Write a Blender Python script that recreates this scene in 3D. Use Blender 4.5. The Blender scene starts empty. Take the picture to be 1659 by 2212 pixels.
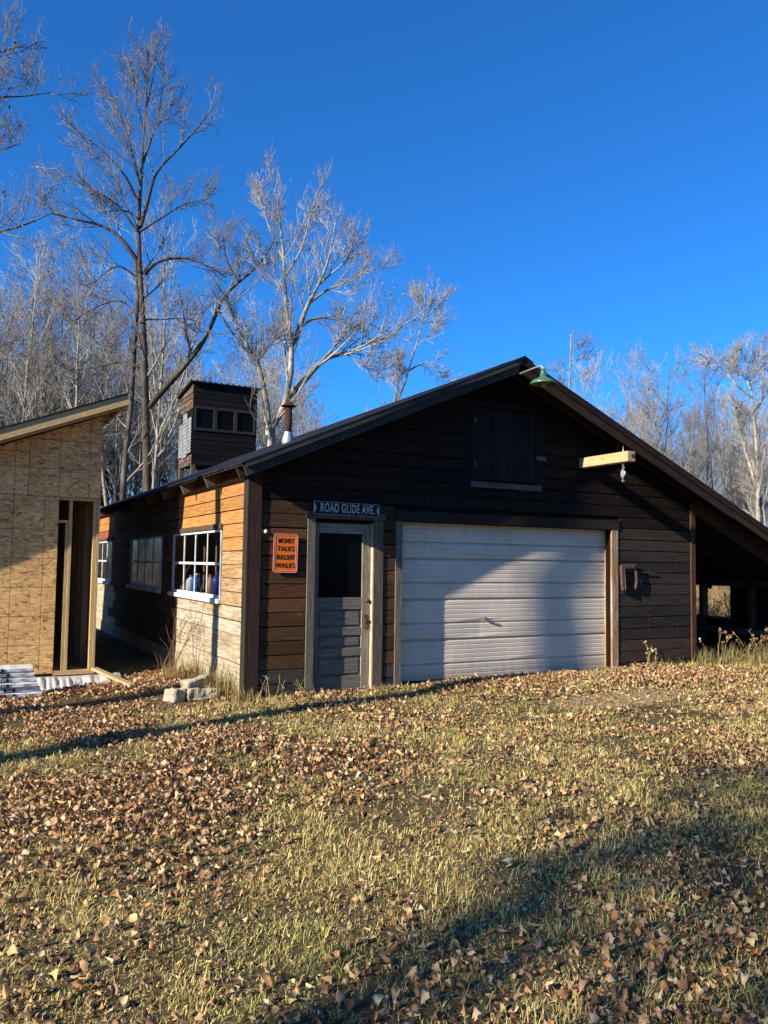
import bpy, math, random
import numpy as np
from mathutils import Vector, Matrix, Euler

scene = bpy.context.scene
random.seed(7)
RNG = np.random.default_rng(11)
rad = math.radians

# ------------------------------------------------------------------ camera
CAM = np.array([-3.116, -9.289, 1.588])
YAW, PITCH, ROLL = rad(28.0), rad(3.61), rad(0.78)
FWD = np.array([math.sin(YAW)*math.cos(PITCH), math.cos(YAW)*math.cos(PITCH), math.sin(PITCH)])
_rt = np.array([math.cos(YAW), -math.sin(YAW), 0.0])
_up = np.cross(_rt, FWD)
RT = _rt*math.cos(ROLL)+_up*math.sin(ROLL)
UP = -_rt*math.sin(ROLL)+_up*math.cos(ROLL)
cam_data = bpy.data.cameras.new('camera')
cam_data.sensor_fit = 'VERTICAL'
cam_data.sensor_height = 36.0
cam_data.sensor_width = 27.0
cam_data.lens = 806.0/1024.0*36.0
cam_data.clip_end = 2000
cam = bpy.data.objects.new('camera', cam_data)
M = Matrix(((RT[0], UP[0], -FWD[0], CAM[0]), (RT[1], UP[1], -FWD[1], CAM[1]), (RT[2], UP[2], -FWD[2], CAM[2]), (0, 0, 0, 1)))
cam.matrix_world = M
scene.collection.objects.link(cam)
scene.camera = cam

# ------------------------------------------------------------------ sky, sun, exposure
SUN_AZ, SUN_EL = rad(78.0), rad(24.0)      # the light travels towards SUN_AZ, measured from +Y to +X
LIGHT = Vector((math.sin(SUN_AZ)*math.cos(SUN_EL), math.cos(SUN_AZ)*math.cos(SUN_EL), -math.sin(SUN_EL)))
world = bpy.data.worlds.new('World')
scene.world = world
world.use_nodes = True
wn = world.node_tree
wn.nodes.clear()
sky = wn.nodes.new('ShaderNodeTexSky')
sky.sky_type = 'NISHITA'
sky.sun_disc = False
sky.sun_elevation = SUN_EL
sky.sun_rotation = SUN_AZ + math.pi
sky.altitude = 400
sky.air_density = 1.0
sky.dust_density = 0.35
sky.ozone_density = 3.0
tint = wn.nodes.new('ShaderNodeMix')
tint.data_type = 'RGBA'
tint.blend_type = 'MULTIPLY'
tint.inputs[0].default_value = 1.0
tint.inputs[7].default_value = (0.28, 1.13, 2.08, 1)
bg = wn.nodes.new('ShaderNodeBackground')
bg.inputs[1].default_value = 0.052
wo = wn.nodes.new('ShaderNodeOutputWorld')
wn.links.new(sky.outputs[0], tint.inputs[6])
wn.links.new(tint.outputs[2], bg.inputs[0])
wn.links.new(bg.outputs[0], wo.inputs[0])
sun_data = bpy.data.lights.new('sun', 'SUN')
sun_data.energy = 5.0
sun_data.angle = rad(0.53)
sun_data.color = (1.0, 0.90, 0.76)
sun = bpy.data.objects.new('sun', sun_data)
sun.rotation_euler = LIGHT.to_track_quat('-Z', 'Y').to_euler()
sun.location = (-30, -10, 30)
scene.collection.objects.link(sun)
scene.view_settings.view_transform = 'Standard'
scene.view_settings.look = 'None'
scene.view_settings.exposure = 1.0
scene.view_settings.gamma = 1.0
scene.view_settings.use_curve_mapping = False
scene.render.engine = 'CYCLES'
scene.cycles.use_denoising = True
scene.cycles.denoiser = 'OPENIMAGEDENOISE'
scene.cycles.denoising_prefilter = 'ACCURATE'
scene.cycles.use_adaptive_sampling = False
scene.cycles.max_bounces = 6
scene.cycles.transparent_max_bounces = 12
scene.cycles.sample_clamp_indirect = 6

COL = scene.collection

# ------------------------------------------------------------------ helpers
def link(o, parent=None):
    COL.objects.link(o)
    if parent is not None:
        o.parent = parent
    return o

def tag(o, label=None, cat=None, group=None, kind=None):
    if label: o['label'] = label
    if cat: o['category'] = cat
    if group: o['group'] = group
    if kind: o['kind'] = kind
    return o

def empty(name, label=None, cat=None, loc=(0, 0, 0), rz=0.0, group=None, parent=None):
    o = bpy.data.objects.new(name, None)
    o.empty_display_size = 0.2
    o.location = loc
    o.rotation_euler = (0, 0, rz)
    link(o, parent)
    return tag(o, label, cat, group)

class MB:
    def __init__(s):
        s.v = []; s.f = []
    def poly(s, pts, faces):
        b = len(s.v)
        s.v += [tuple(p) for p in pts]
        s.f += [tuple(b+i for i in f) for f in faces]
        return s
    def box(s, x0, x1, y0, y1, z0, z1):
        return s.poly([(x0,y0,z0),(x1,y0,z0),(x1,y1,z0),(x0,y1,z0),(x0,y0,z1),(x1,y0,z1),(x1,y1,z1),(x0,y1,z1)],
                      [(0,3,2,1),(4,5,6,7),(0,1,5,4),(1,2,6,5),(2,3,7,6),(3,0,4,7)])
    def bar(s, a, b, w, h, upv=(0,0,1)):
        a = Vector(a); b = Vector(b); t = (b-a).normalized()
        side = t.cross(Vector(upv)).normalized(); u = side.cross(t).normalized()
        pts = []
        for p in (a, b):
            for (i, j) in ((-1,-1),(1,-1),(1,1),(-1,1)):
                pts.append(p+side*(i*w/2)+u*(j*h/2))
        return s.poly(pts, [(0,3,2,1),(4,5,6,7),(0,1,5,4),(1,2,6,5),(2,3,7,6),(3,0,4,7)])
    def tube(s, pts, radii, n=8, cap=True):
        pts = [Vector(p) for p in pts]
        if not hasattr(radii, '__len__'): radii = [radii]*len(pts)
        rings = []
        for i, p in enumerate(pts):
            t = (pts[min(i+1, len(pts)-1)]-pts[max(i-1, 0)]).normalized()
            ref = Vector((0,0,1)) if abs(t.z) < 0.9 else Vector((1,0,0))
            u = t.cross(ref).normalized(); w = t.cross(u).normalized()
            rings.append([p+(u*math.cos(2*math.pi*k/n)+w*math.sin(2*math.pi*k/n))*radii[i] for k in range(n)])
        b = len(s.v)
        for r in rings: s.v += [tuple(q) for q in r]
        for i in range(len(pts)-1):
            for k in range(n):
                k2 = (k+1) % n
                s.f.append((b+i*n+k, b+i*n+k2, b+(i+1)*n+k2, b+(i+1)*n+k))
        if cap:
            s.f.append(tuple(b+k for k in range(n))[::-1])
            s.f.append(tuple(b+(len(pts)-1)*n+k for k in range(n)))
        return s
    def lathe(s, prof, n=24, c=(0,0,0)):
        b = len(s.v)
        for (r, z) in prof:
            for k in range(n):
                a = 2*math.pi*k/n
                s.v.append((c[0]+r*math.cos(a), c[1]+r*math.sin(a), c[2]+z))
        for i in range(len(prof)-1):
            for k in range(n):
                k2 = (k+1) % n
                s.f.append((b+i*n+k, b+i*n+k2, b+(i+1)*n+k2, b+(i+1)*n+k))
        return s
    def build(s, name, m, parent=None, smooth=False, loc=None, rot=None, bevel=0, color=None):
        me = bpy.data.meshes.new(name)
        me.from_pydata(s.v, [], s.f)
        me.update()
        if smooth:
            me.shade_smooth()
        o = bpy.data.objects.new(name, me)
        if m: me.materials.append(m)
        if loc is not None: o.location = loc
        if rot is not None: o.rotation_euler = rot
        if color is not None: o.color = color
        link(o, parent)
        if bevel:
            md = o.modifiers.new('bevel', 'BEVEL'); md.width = bevel; md.segments = 1; md.limit_method = 'ANGLE'
        return o

def np_mesh(name, verts, faces, smooth=False, colors=None):
    """faces: (n,k) int array, k = 3 or 4; colors: (nv,3) linear"""
    me = bpy.data.meshes.new(name)
    verts = np.asarray(verts, dtype=np.float32).reshape(-1, 3)
    faces = np.asarray(faces, dtype=np.int32)
    n, k = faces.shape
    me.vertices.add(len(verts)); me.vertices.foreach_set('co', verts.ravel())
    me.loops.add(n*k); me.loops.foreach_set('vertex_index', faces.ravel())
    me.polygons.add(n)
    me.polygons.foreach_set('loop_start', np.arange(0, n*k, k, dtype=np.int32))
    try:
        me.polygons.foreach_set('loop_total', np.full(n, k, dtype=np.int32))
    except Exception:
        pass
    me.polygons.foreach_set('use_smooth', np.full(n, smooth, dtype=bool))
    if colors is not None:
        at = me.color_attributes.new('Col', 'FLOAT_COLOR', 'POINT')
        c = np.ones((len(verts), 4), dtype=np.float32); c[:, :3] = colors
        at.data.foreach_set('color', c.ravel())
    me.update(calc_edges=True)
    me.validate()
    return me

def mesh_obj(name, me, m, parent=None):
    if m and len(me.materials) == 0: me.materials.append(m)
    return link(bpy.data.objects.new(name, me), parent)

def _hash(ix, iy, seed):
    h = (ix.astype(np.int64)*374761393 + iy.astype(np.int64)*668265263 + seed*982451653) & 0xffffffff
    h = ((h ^ (h >> 13))*1274126177) & 0xffffffff
    return ((h ^ (h >> 16)) & 0xffff)/65535.0

def vnoise(x, y, s, seed=0):
    x = np.asarray(x, float)/s; y = np.asarray(y, float)/s
    ix = np.floor(x); iy = np.floor(y); fx = x-ix; fy = y-iy
    fx = fx*fx*(3-2*fx); fy = fy*fy*(3-2*fy)
    a = _hash(ix, iy, seed); b = _hash(ix+1, iy, seed); c = _hash(ix, iy+1, seed); d = _hash(ix+1, iy+1, seed)
    return (a*(1-fx)+b*fx)*(1-fy)+(c*(1-fx)+d*fx)*fy

def fbm(x, y, s, seed=0):
    return (vnoise(x, y, s, seed)+0.5*vnoise(x, y, s*0.47, seed+5)+0.25*vnoise(x, y, s*0.21, seed+9))/1.75

def pix(dx, dy, depth):
    """a point 'depth' metres ahead of the viewpoint, seen in direction (dx,dy) of a 1659-wide picture"""
    rx = (dx*768/1659-384)/806.0; ry = -(dy*768/1659-512)/806.0
    return CAM + depth*(FWD+rx*RT+ry*UP)

# ------------------------------------------------------------------ materials
def new_mat(name):
    m = bpy.data.materials.new(name); m.use_nodes = True
    nt = m.node_tree
    b = nt.nodes['Principled BSDF']
    return m, nt, b

def N(nt, t, **kw):
    n = nt.nodes.new(t)
    for k, v in kw.items(): setattr(n, k, v)
    return n

def mix(nt, a, b, f, blend='MIX'):
    n = N(nt, 'ShaderNodeMix', data_type='RGBA', blend_type=blend)
    for sock, val in ((n.inputs[0], f), (n.inputs[6], a), (n.inputs[7], b)):
        if hasattr(val, 'links') or isinstance(val, bpy.types.NodeSocket): nt.links.new(val, sock)
        elif isinstance(val, (int, float)): sock.default_value = val
        else: sock.default_value = (*val[:3], 1)
    return n.outputs[2]

def ramp(nt, src, stops):
    r = N(nt, 'ShaderNodeValToRGB')
    els = r.color_ramp.elements
    while len(els) < len(stops): els.new(0.5)
    for e, (p, c) in zip(els, stops):
        e.position = p
        e.color = (c, c, c, 1) if isinstance(c, (int, float)) else (*c[:3], 1)
    nt.links.new(src, r.inputs[0])
    return r.outputs[0]

def coords(nt, scale, rand=True):
    tc = N(nt, 'ShaderNodeTexCoord')
    mp = N(nt, 'ShaderNodeMapping')
    mp.inputs['Scale'].default_value = scale
    nt.links.new(tc.outputs['Object'], mp.inputs[0])
    if rand:
        oi = N(nt, 'ShaderNodeObjectInfo')
        mu = N(nt, 'ShaderNodeMath', operation='MULTIPLY'); mu.inputs[1].default_value = 60
        nt.links.new(oi.outputs['Random'], mu.inputs[0])
        cb = N(nt, 'ShaderNodeCombineXYZ')
        for i in range(3): nt.links.new(mu.outputs[0], cb.inputs[i])
        nt.links.new(cb.outputs[0], mp.inputs['Location'])
    return mp.outputs[0]

def noise(nt, vec, scale, detail=4, rough=0.6, dist=0.0):
    n = N(nt, 'ShaderNodeTexNoise')
    n.inputs['Scale'].default_value = scale; n.inputs['Detail'].default_value = detail
    n.inputs['Roughness'].default_value = rough; n.inputs['Distortion'].default_value = dist
    if vec is not None: nt.links.new(vec, n.inputs['Vector'])
    return n.outputs['Fac']

def bump(nt, b, h, strength, dist=0.01):
    n = N(nt, 'ShaderNodeBump'); n.inputs['Strength'].default_value = strength; n.inputs['Distance'].default_value = dist
    nt.links.new(h, n.inputs['Height']); nt.links.new(n.outputs[0], b.inputs['Normal'])

def wood_mat(name, grey=(0.42, 0.38, 0.32), knots=True, pale_knots=False, contrast=1.0, rough=0.85, spec=0.15):
    """plank: grain along local X, tint from the object's colour, bleached patches by its alpha"""
    m, nt, b = new_mat(name)
    oi = N(nt, 'ShaderNodeObjectInfo')
    g = noise(nt, coords(nt, (1.3, 26, 26)), 2.6, 7, 0.65, 0.6)
    streak = ramp(nt, g, [(0.28, 1-0.62*contrast), (0.5, 0.92), (0.72, 1+0.30*contrast)])
    col = mix(nt, oi.outputs['Color'], streak, 1.0, 'MULTIPLY')
    w = noise(nt, coords(nt, (0.9, 3.2, 3.2)), 2.0, 5, 0.7, 1.0)
    wm = ramp(nt, w, [(0.40, 0.0), (0.62, 1.0)])
    al = N(nt, 'ShaderNodeMath', operation='MULTIPLY'); nt.links.new(wm, al.inputs[0]); nt.links.new(oi.outputs['Alpha'], al.inputs[1])
    gg = mix(nt, grey, streak, 1.0, 'MULTIPLY')
    col = mix(nt, col, gg, al.outputs[0])
    if knots:
        v = N(nt, 'ShaderNodeTexVoronoi'); v.inputs['Scale'].default_value = 1.0
        nt.links.new(coords(nt, (1.9, 0.0, 4.6)), v.inputs['Vector'])
        k = ramp(nt, v.outputs['Distance'], [(0.02, 0.6), (0.04, 2.6), (0.065, 2.0), (0.085, 1.0)] if pale_knots else [(0.035, 0.35), (0.065, 0.75), (0.08, 1.0)])
        col = mix(nt, col, k, 1.0, 'MULTIPLY')
    fine = noise(nt, coords(nt, (4, 4, 4)), 9, 4, 0.7)
    col = mix(nt, col, ramp(nt, fine, [(0.3, 0.72), (0.65, 1.12)]), 1.0, 'MULTIPLY')
    nt.links.new(col, b.inputs['Base Color'])
    b.inputs['Roughness'].default_value = rough
    b.inputs['Specular IOR Level'].default_value = spec
    bump(nt, b, g, 0.55, 0.006)
    return m

M_WOOD = wood_mat('weathered_wood', grey=(0.52, 0.47, 0.37), contrast=1.15)
M_DARK = wood_mat('dark_stained_wood', grey=(0.065, 0.056, 0.048), contrast=1.1, rough=0.8, spec=0.2, pale_knots=True)
M_DOORWOOD = wood_mat('peeling_grey_door_wood', grey=(0.17, 0.15, 0.12), knots=False, contrast=1.1)
M_LUMBER = wood_mat('new_lumber', grey=(0.55, 0.42, 0.24), contrast=0.5, rough=0.7)

def plain(name, col, rough=0.6, metal=0.0, nscale=8, var=0.35, spec=0.3, bmp=0.0):
    m, nt, b = new_mat(name)
    n = noise(nt, coords(nt, (1, 1, 1)), nscale, 5, 0.65)
    c = mix(nt, col, ramp(nt, n, [(0.3, 1-var), (0.7, 1+var*0.5)]), 1.0, 'MULTIPLY')
    nt.links.new(c, b.inputs['Base Color'])
    b.inputs['Roughness'].default_value = rough; b.inputs['Metallic'].default_value = metal
    b.inputs['Specular IOR Level'].default_value = spec
    if bmp: bump(nt, b, n, bmp, 0.01)
    return m

M_BLACK = plain('tar_paper', (0.012, 0.012, 0.014), 0.85)
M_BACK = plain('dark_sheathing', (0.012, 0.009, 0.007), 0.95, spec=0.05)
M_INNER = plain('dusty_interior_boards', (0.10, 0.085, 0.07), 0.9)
M_METAL = plain('galvanised_metal', (0.42, 0.43, 0.44), 0.5, 0.6, 3, 0.35)
M_ROOF = plain('dark_roof_metal', (0.05, 0.055, 0.065), 0.45, 0.5, 4, 0.5)
M_RUST = plain('rusty_pipe', (0.05, 0.018, 0.012), 0.85, 0.1, 10, 0.5, bmp=0.2)
M_IRON = plain('rusty_iron', (0.10, 0.06, 0.048), 0.75, 0.3, 14, 0.6, bmp=0.3)
M_CONC = plain('concrete', (0.36, 0.315, 0.225), 0.95, 0, 12, 0.35, 0.1, 0.4)
M_PLASTER = plain('cream_foundation_plaster', (0.36, 0.31, 0.20), 0.95, 0, 5, 0.3, 0.1, 0.3)
M_WHITE = plain('chalky_white_paint', (0.62, 0.62, 0.60), 0.7, 0, 18, 0.35)
M_WRAP = plain('white_wrapper', (0.62, 0.62, 0.60), 0.45, 0, 4, 0.15)
M_INK = plain('black_ink', (0.012, 0.012, 0.012), 0.6, 0, 4, 0.1)
M_RED = plain('red_ink', (0.42, 0.015, 0.02), 0.5, 0, 4, 0.1)
M_GREYINK = plain('grey_ink', (0.22, 0.22, 0.22), 0.5, 0, 4, 0.1)
M_ORANGE = plain('orange_enamel', (0.85, 0.165, 0.012), 0.5, 0, 5, 0.2, 0.25)
M_PINK = plain('worn_sign_edge', (0.62, 0.33, 0.25), 0.5, 0, 9, 0.2)
M_SIGNBLK = plain('black_enamel', (0.008, 0.009, 0.010), 0.5, 0.0, 6, 0.2, 0.2)
M_SIGNWHT = plain('grey_white_enamel', (0.42, 0.43, 0.40), 0.5, 0, 16, 0.35)
M_GREEN = plain('green_enamel', (0.055, 0.14, 0.075), 0.35, 0.0, 9, 0.4, 0.5)
M_SHADEIN = plain('yellowed_lamp_inside', (0.22, 0.17, 0.07), 0.6, 0, 9, 0.5)
M_BLUE = plain('blue_plastic', (0.02, 0.12, 0.45), 0.4, 0, 4, 0.1)
M_NAVY = plain('navy_plastic', (0.02, 0.03, 0.22), 0.4, 0, 4, 0.1)
M_REDP = plain('red_plastic', (0.45, 0.03, 0.03), 0.4, 0, 4, 0.1)
M_TANP = plain('tan_plastic', (0.42, 0.28, 0.14), 0.45, 0, 4, 0.2)
M_BRASS = plain('tarnished_brass', (0.16, 0.10, 0.04), 0.5, 0.7, 16, 0.5)

def glass_mat(name, tintc=(0.75, 0.78, 0.8), base=0.05):
    m, nt, b = new_mat(name)
    nt.nodes.remove(b)
    out = nt.nodes['Material Output']
    tr = N(nt, 'ShaderNodeBsdfTransparent'); tr.inputs[0].default_value = (*tintc, 1)
    gl = N(nt, 'ShaderNodeBsdfGlossy'); gl.inputs['Roughness'].default_value = 0.03
    fr = N(nt, 'ShaderNodeFresnel'); fr.inputs[0].default_value = 1.5
    ad = N(nt, 'ShaderNodeMath', operation='ADD'); ad.inputs[1].default_value = base
    nt.links.new(fr.outputs[0], ad.inputs[0])
    ms = N(nt, 'ShaderNodeMixShader')
    nt.links.new(ad.outputs[0], ms.inputs[0]); nt.links.new(tr.outputs[0], ms.inputs[1]); nt.links.new(gl.outputs[0], ms.inputs[2])
    nt.links.new(ms.outputs[0], out.inputs[0])
    return m
M_GLASS = glass_mat('old_window_glass', (0.75, 0.78, 0.8), 0.0)
m, nt, b = new_mat('blacked_pane_glass')  # opaque black colour stands in for the unlit interior behind the pane
b.inputs['Base Color'].default_value = (0.004, 0.004, 0.005, 1); b.inputs['Roughness'].default_value = 0.12; b.inputs['Specular IOR Level'].default_value = 0.06
M_BLACKPANE = m

# garage door paint: white, slightly dirty, streaked towards nothing in particular
m, nt, b = new_mat('white_door_paint')
n1 = noise(nt, coords(nt, (0.6, 1, 3)), 2.5, 6, 0.7)
n2 = noise(nt, coords(nt, (14, 14, 5)), 4, 5, 0.75)
c = mix(nt, (0.66, 0.57, 0.45), ramp(nt, n1, [(0.3, 0.86), (0.7, 1.06)]), 1.0, 'MULTIPLY')
c = mix(nt, c, (0.10, 0.09, 0.075), ramp(nt, n2, [(0.69, 0.0), (0.76, 0.75)]))
oi = N(nt, 'ShaderNodeObjectInfo'); tcd = N(nt, 'ShaderNodeTexCoord'); sxd = N(nt, 'ShaderNodeSeparateXYZ'); nt.links.new(tcd.outputs['Object'], sxd.inputs[0])
n3 = noise(nt, coords(nt, (3, 3, 1.2)), 3, 6, 0.8)
zz_ = N(nt, 'ShaderNodeMath', operation='MULTIPLY_ADD'); zz_.inputs[1].default_value = -2.2; nt.links.new(sxd.outputs[2], zz_.inputs[0]); nt.links.new(n3, zz_.inputs[2])
spl = N(nt, 'ShaderNodeMath', operation='MULTIPLY'); nt.links.new(ramp(nt, zz_.outputs[0], [(0.0, 0.0), (0.62, 0.75)]), spl.inputs[0]); nt.links.new(oi.outputs['Alpha'], spl.inputs[1])
c = mix(nt, c, (0.23, 0.19, 0.13), spl.outputs[0])
streakd = noise(nt, coords(nt, (1.3, 1, 0.25)), 2.2, 6, 0.75)
c = mix(nt, c, ramp(nt, streakd, [(0.35, 0.88), (0.6, 1.03)]), 1.0, 'MULTIPLY')
nt.links.new(c, b.inputs['Base Color']); b.inputs['Roughness'].default_value = 0.5; b.inputs['Specular IOR Level'].default_value = 0.35
M_GDOOR = m

# oriented strand board with printed nailing lines
m, nt, b = new_mat('strand_board')
vc = coords(nt, (1, 1, 1))
warp = N(nt, 'ShaderNodeTexNoise'); warp.inputs['Scale'].default_value = 5; warp.inputs['Detail'].default_value = 2
nt.links.new(vc, warp.inputs['Vector'])
addv = N(nt, 'ShaderNodeMixRGB'); addv.blend_type = 'ADD'; addv.inputs[0].default_value = 0.12
nt.links.new(vc, addv.inputs[1]); nt.links.new(warp.outputs['Color'], addv.inputs[2])
vo = N(nt, 'ShaderNodeTexVoronoi'); vo.inputs['Scale'].default_value = 30; vo.inputs['Randomness'].default_value = 1.0
mp = N(nt, 'ShaderNodeMapping'); mp.inputs['Scale'].default_value = (0.5, 1, 1.7); nt.links.new(addv.outputs[0], mp.inputs[0])
nt.links.new(mp.outputs[0], vo.inputs['Vector'])
sep = N(nt, 'ShaderNodeSeparateColor'); nt.links.new(vo.outputs['Color'], sep.inputs[0])
vo2 = N(nt, 'ShaderNodeTexVoronoi'); vo2.inputs['Scale'].default_value = 26
mp2 = N(nt, 'ShaderNodeMapping'); mp2.inputs['Rotation'].default_value = (0, rad(62), 0); mp2.inputs['Scale'].default_value = (0.5, 1, 1.9); nt.links.new(addv.outputs[0], mp2.inputs[0])
nt.links.new(mp2.outputs[0], vo2.inputs['Vector'])
sep2 = N(nt, 'ShaderNodeSeparateColor'); nt.links.new(vo2.outputs['Color'], sep2.inputs[0])
pick = ramp(nt, noise(nt, vc, 6.5, 2, 0.5), [(0.47, 0.0), (0.53, 1.0)])
fl = mix(nt, sep.outputs[0], sep2.outputs[0], pick)
flake = ramp(nt, fl, [(0.0, (0.26, 0.125, 0.04)), (0.16, (0.56, 0.32, 0.115)), (0.6, (0.72, 0.43, 0.165)), (1.0, (0.84, 0.57, 0.26))])
big = noise(nt, vc, 1.7, 4, 0.6)
c = mix(nt, flake, ramp(nt, big, [(0.3, 0.78), (0.7, 1.15)]), 1.0, 'MULTIPLY')
fn = noise(nt, coords(nt, (3, 3, 9)), 14, 4, 0.7)
c = mix(nt, c, ramp(nt, fn, [(0.32, 0.62), (0.58, 1.08)]), 1.0, 'MULTIPLY')
tc = N(nt, 'ShaderNodeTexCoord'); sx = N(nt, 'ShaderNodeSeparateXYZ'); nt.links.new(tc.outputs['Object'], sx.inputs[0])
def line(sock, period):
    a = N(nt, 'ShaderNodeMath', operation='PINGPONG'); a.inputs[1].default_value = period/2
    nt.links.new(sock, a.inputs[0])
    l = N(nt, 'ShaderNodeMath', operation='LESS_THAN'); l.inputs[1].default_value = 0.0045
    nt.links.new(a.outputs[0], l.inputs[0]); return l.outputs[0]
mx = N(nt, 'ShaderNodeMath', operation='MAXIMUM')
nt.links.new(line(sx.outputs[0], 0.406), mx.inputs[0]); nt.links.new(line(sx.outputs[2], 0.406), mx.inputs[1])
mm = N(nt, 'ShaderNodeMath', operation='MULTIPLY'); mm.inputs[1].default_value = 0.72; nt.links.new(mx.outputs[0], mm.inputs[0])
c = mix(nt, c, (0.05, 0.045, 0.025), mm.outputs[0])
nt.links.new(c, b.inputs['Base Color']); b.inputs['Roughness'].default_value = 0.75; b.inputs['Specular IOR Level'].default_value = 0.2
bump(nt, b, sep.outputs[1], 0.12, 0.004)
M_OSB = m

def attr_mat(name, rough=0.8, trans=0.0, spec=0.2):
    m, nt, b = new_mat(name)
    a = N(nt, 'ShaderNodeVertexColor'); a.layer_name = 'Col'
    nt.links.new(a.outputs[0], b.inputs['Base Color'])
    b.inputs['Roughness'].default_value = rough; b.inputs['Specular IOR Level'].default_value = spec
    if trans:
        out = nt.nodes['Material Output']
        t = N(nt, 'ShaderNodeBsdfTranslucent'); nt.links.new(a.outputs[0], t.inputs[0])
        ms = N(nt, 'ShaderNodeMixShader'); ms.inputs[0].default_value = trans
        nt.links.new(b.outputs[0], ms.inputs[1]); nt.links.new(t.outputs[0], ms.inputs[2]); nt.links.new(ms.outputs[0], out.inputs[0])
    return m
M_LEAF = attr_mat('dry_leaf', 0.65, 0.18, 0.25)
M_GRASS = attr_mat('grass_blades', 0.7, 0.3, 0.2)

def leafone_mat():
    m, nt, b = new_mat('dry_leaf_single')
    oi = N(nt, 'ShaderNodeObjectInfo')
    n = noise(nt, coords(nt, (60, 60, 60)), 1.2, 5, 0.75)
    c = mix(nt, oi.outputs['Color'], ramp(nt, n, [(0.25, 0.35), (0.5, 0.9), (0.75, 1.25)]), 1.0, 'MULTIPLY')
    nt.links.new(c, b.inputs['Base Color']); b.inputs['Roughness'].default_value = 0.6; b.inputs['Specular IOR Level'].default_value = 0.25
    bump(nt, b, n, 0.3, 0.004)
    return m
M_LEAF1 = leafone_mat()

def bark_mat(name, stops, sc=5.0, zsc=0.35):
    m, nt, b = new_mat(name)
    n = noise(nt, coords(nt, (1, 1, zsc)), sc, 6, 0.7, 0.5)
    n2 = noise(nt, coords(nt, (1, 1, 1)), 1.3, 4, 0.6)
    c = ramp(nt, n, stops)
    c = mix(nt, c, ramp(nt, n2, [(0.3, 0.62), (0.7, 1.15)]), 1.0, 'MULTIPLY')
    nt.links.new(c, b.inputs['Base Color']); b.inputs['Roughness'].default_value = 0.9; b.inputs['Specular IOR Level'].default_value = 0.1
    bump(nt, b, n, 0.5, 0.03)
    return m
M_BARK = bark_mat('grey_brown_bark', [(0.3, (0.03, 0.025, 0.02)), (0.5, (0.085, 0.07, 0.052)), (0.7, (0.17, 0.15, 0.115))])
M_PALE = bark_mat('pale_bark', [(0.30, (0.08, 0.068, 0.052)), (0.47, (0.29, 0.26, 0.20)), (0.7, (0.46, 0.43, 0.35))])
M_TWIG = bark_mat('grey_twigs', [(0.3, (0.13, 0.115, 0.10)), (0.6, (0.27, 0.25, 0.225))], 2.0, 1)
M_PALETWIG = bark_mat('pale_twigs', [(0.3, (0.21, 0.19, 0.16)), (0.6, (0.42, 0.39, 0.335))], 2.0, 1)
M_NEEDLE = plain('spruce_needles', (0.045, 0.055, 0.022), 0.8, 0, 2, 0.5, 0.1)
M_STEM = plain('reddish_stems', (0.16, 0.085, 0.06), 0.7, 0, 6, 0.4)
M_STRAWM = plain('dry_straw', (0.40, 0.29, 0.13), 0.85, 0, 5, 0.4)

# ------------------------------------------------------------------ ground
def gz(x, y):
    x = np.asarray(x, float); y = np.asarray(y, float)
    z = np.where(x > 0, -0.05+0.012*np.minimum(x, 9), -0.05+0.045*np.maximum(x, -6))
    z = z - 0.032*np.clip(-y-0.3, 0, 10)
    z = z-0.16*np.exp(-((x+1.7)/1.0)**2-((y-2.9)/0.7)**2)
    far = np.clip((np.hypot(x-2, y+2)-14)/20, 0, 1)
    z = z*(1-far)-0.3*far
    b = (fbm(x, y, 1.6, 3)-0.5)*0.09+(vnoise(x, y, 0.35, 8)-0.5)*0.03
    near = np.clip((2.0-np.maximum(np.abs(x-3.7)-3.6, np.abs(y-6.5)-6.4))/2.0, 0, 1)  # flat beside the barn
    return z + b*(1-0.75*near)

def axis(lo, hi, step, far):
    core = np.arange(lo, hi+1e-6, step)
    out = []; s = step; p = hi
    while p < far:
        s *= 1.35; p += s; out.append(p)
    out2 = []; s = step; p = lo
    while p > -far:
        s *= 1.35; p -= s; out2.append(p)
    return np.concatenate([np.array(out2[::-1]), core, np.array(out)])
gx = axis(-6.0, 11.0, 0.11, 600); gy = axis(-9.5, 4.5, 0.11, 600)
GX, GY = np.meshgrid(gx, gy)
GZ = gz(GX, GY)
nx_, ny_ = len(gx), len(gy)
idx = np.arange(nx_*ny_).reshape(ny_, nx_)
gf = np.stack([idx[:-1, :-1], idx[:-1, 1:], idx[1:, 1:], idx[1:, :-1]], -1).reshape(-1, 4)
m, nt, b = new_mat('leafy_soil')
tcw = N(nt, 'ShaderNodeTexCoord')
o1 = noise(nt, tcw.outputs['Object'], 1.1, 6, 0.65)
o2 = noise(nt, tcw.outputs['Object'], 26, 6, 0.75)
o3 = noise(nt, tcw.outputs['Object'], 0.16, 4, 0.6)
c = ramp(nt, o1, [(0.3, (0.055, 0.040, 0.022)), (0.5, (0.095, 0.072, 0.034)), (0.72, (0.16, 0.125, 0.055))])
c = mix(nt, c, ramp(nt, o2, [(0.3, 0.5), (0.7, 1.4)]), 1.0, 'MULTIPLY')
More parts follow.
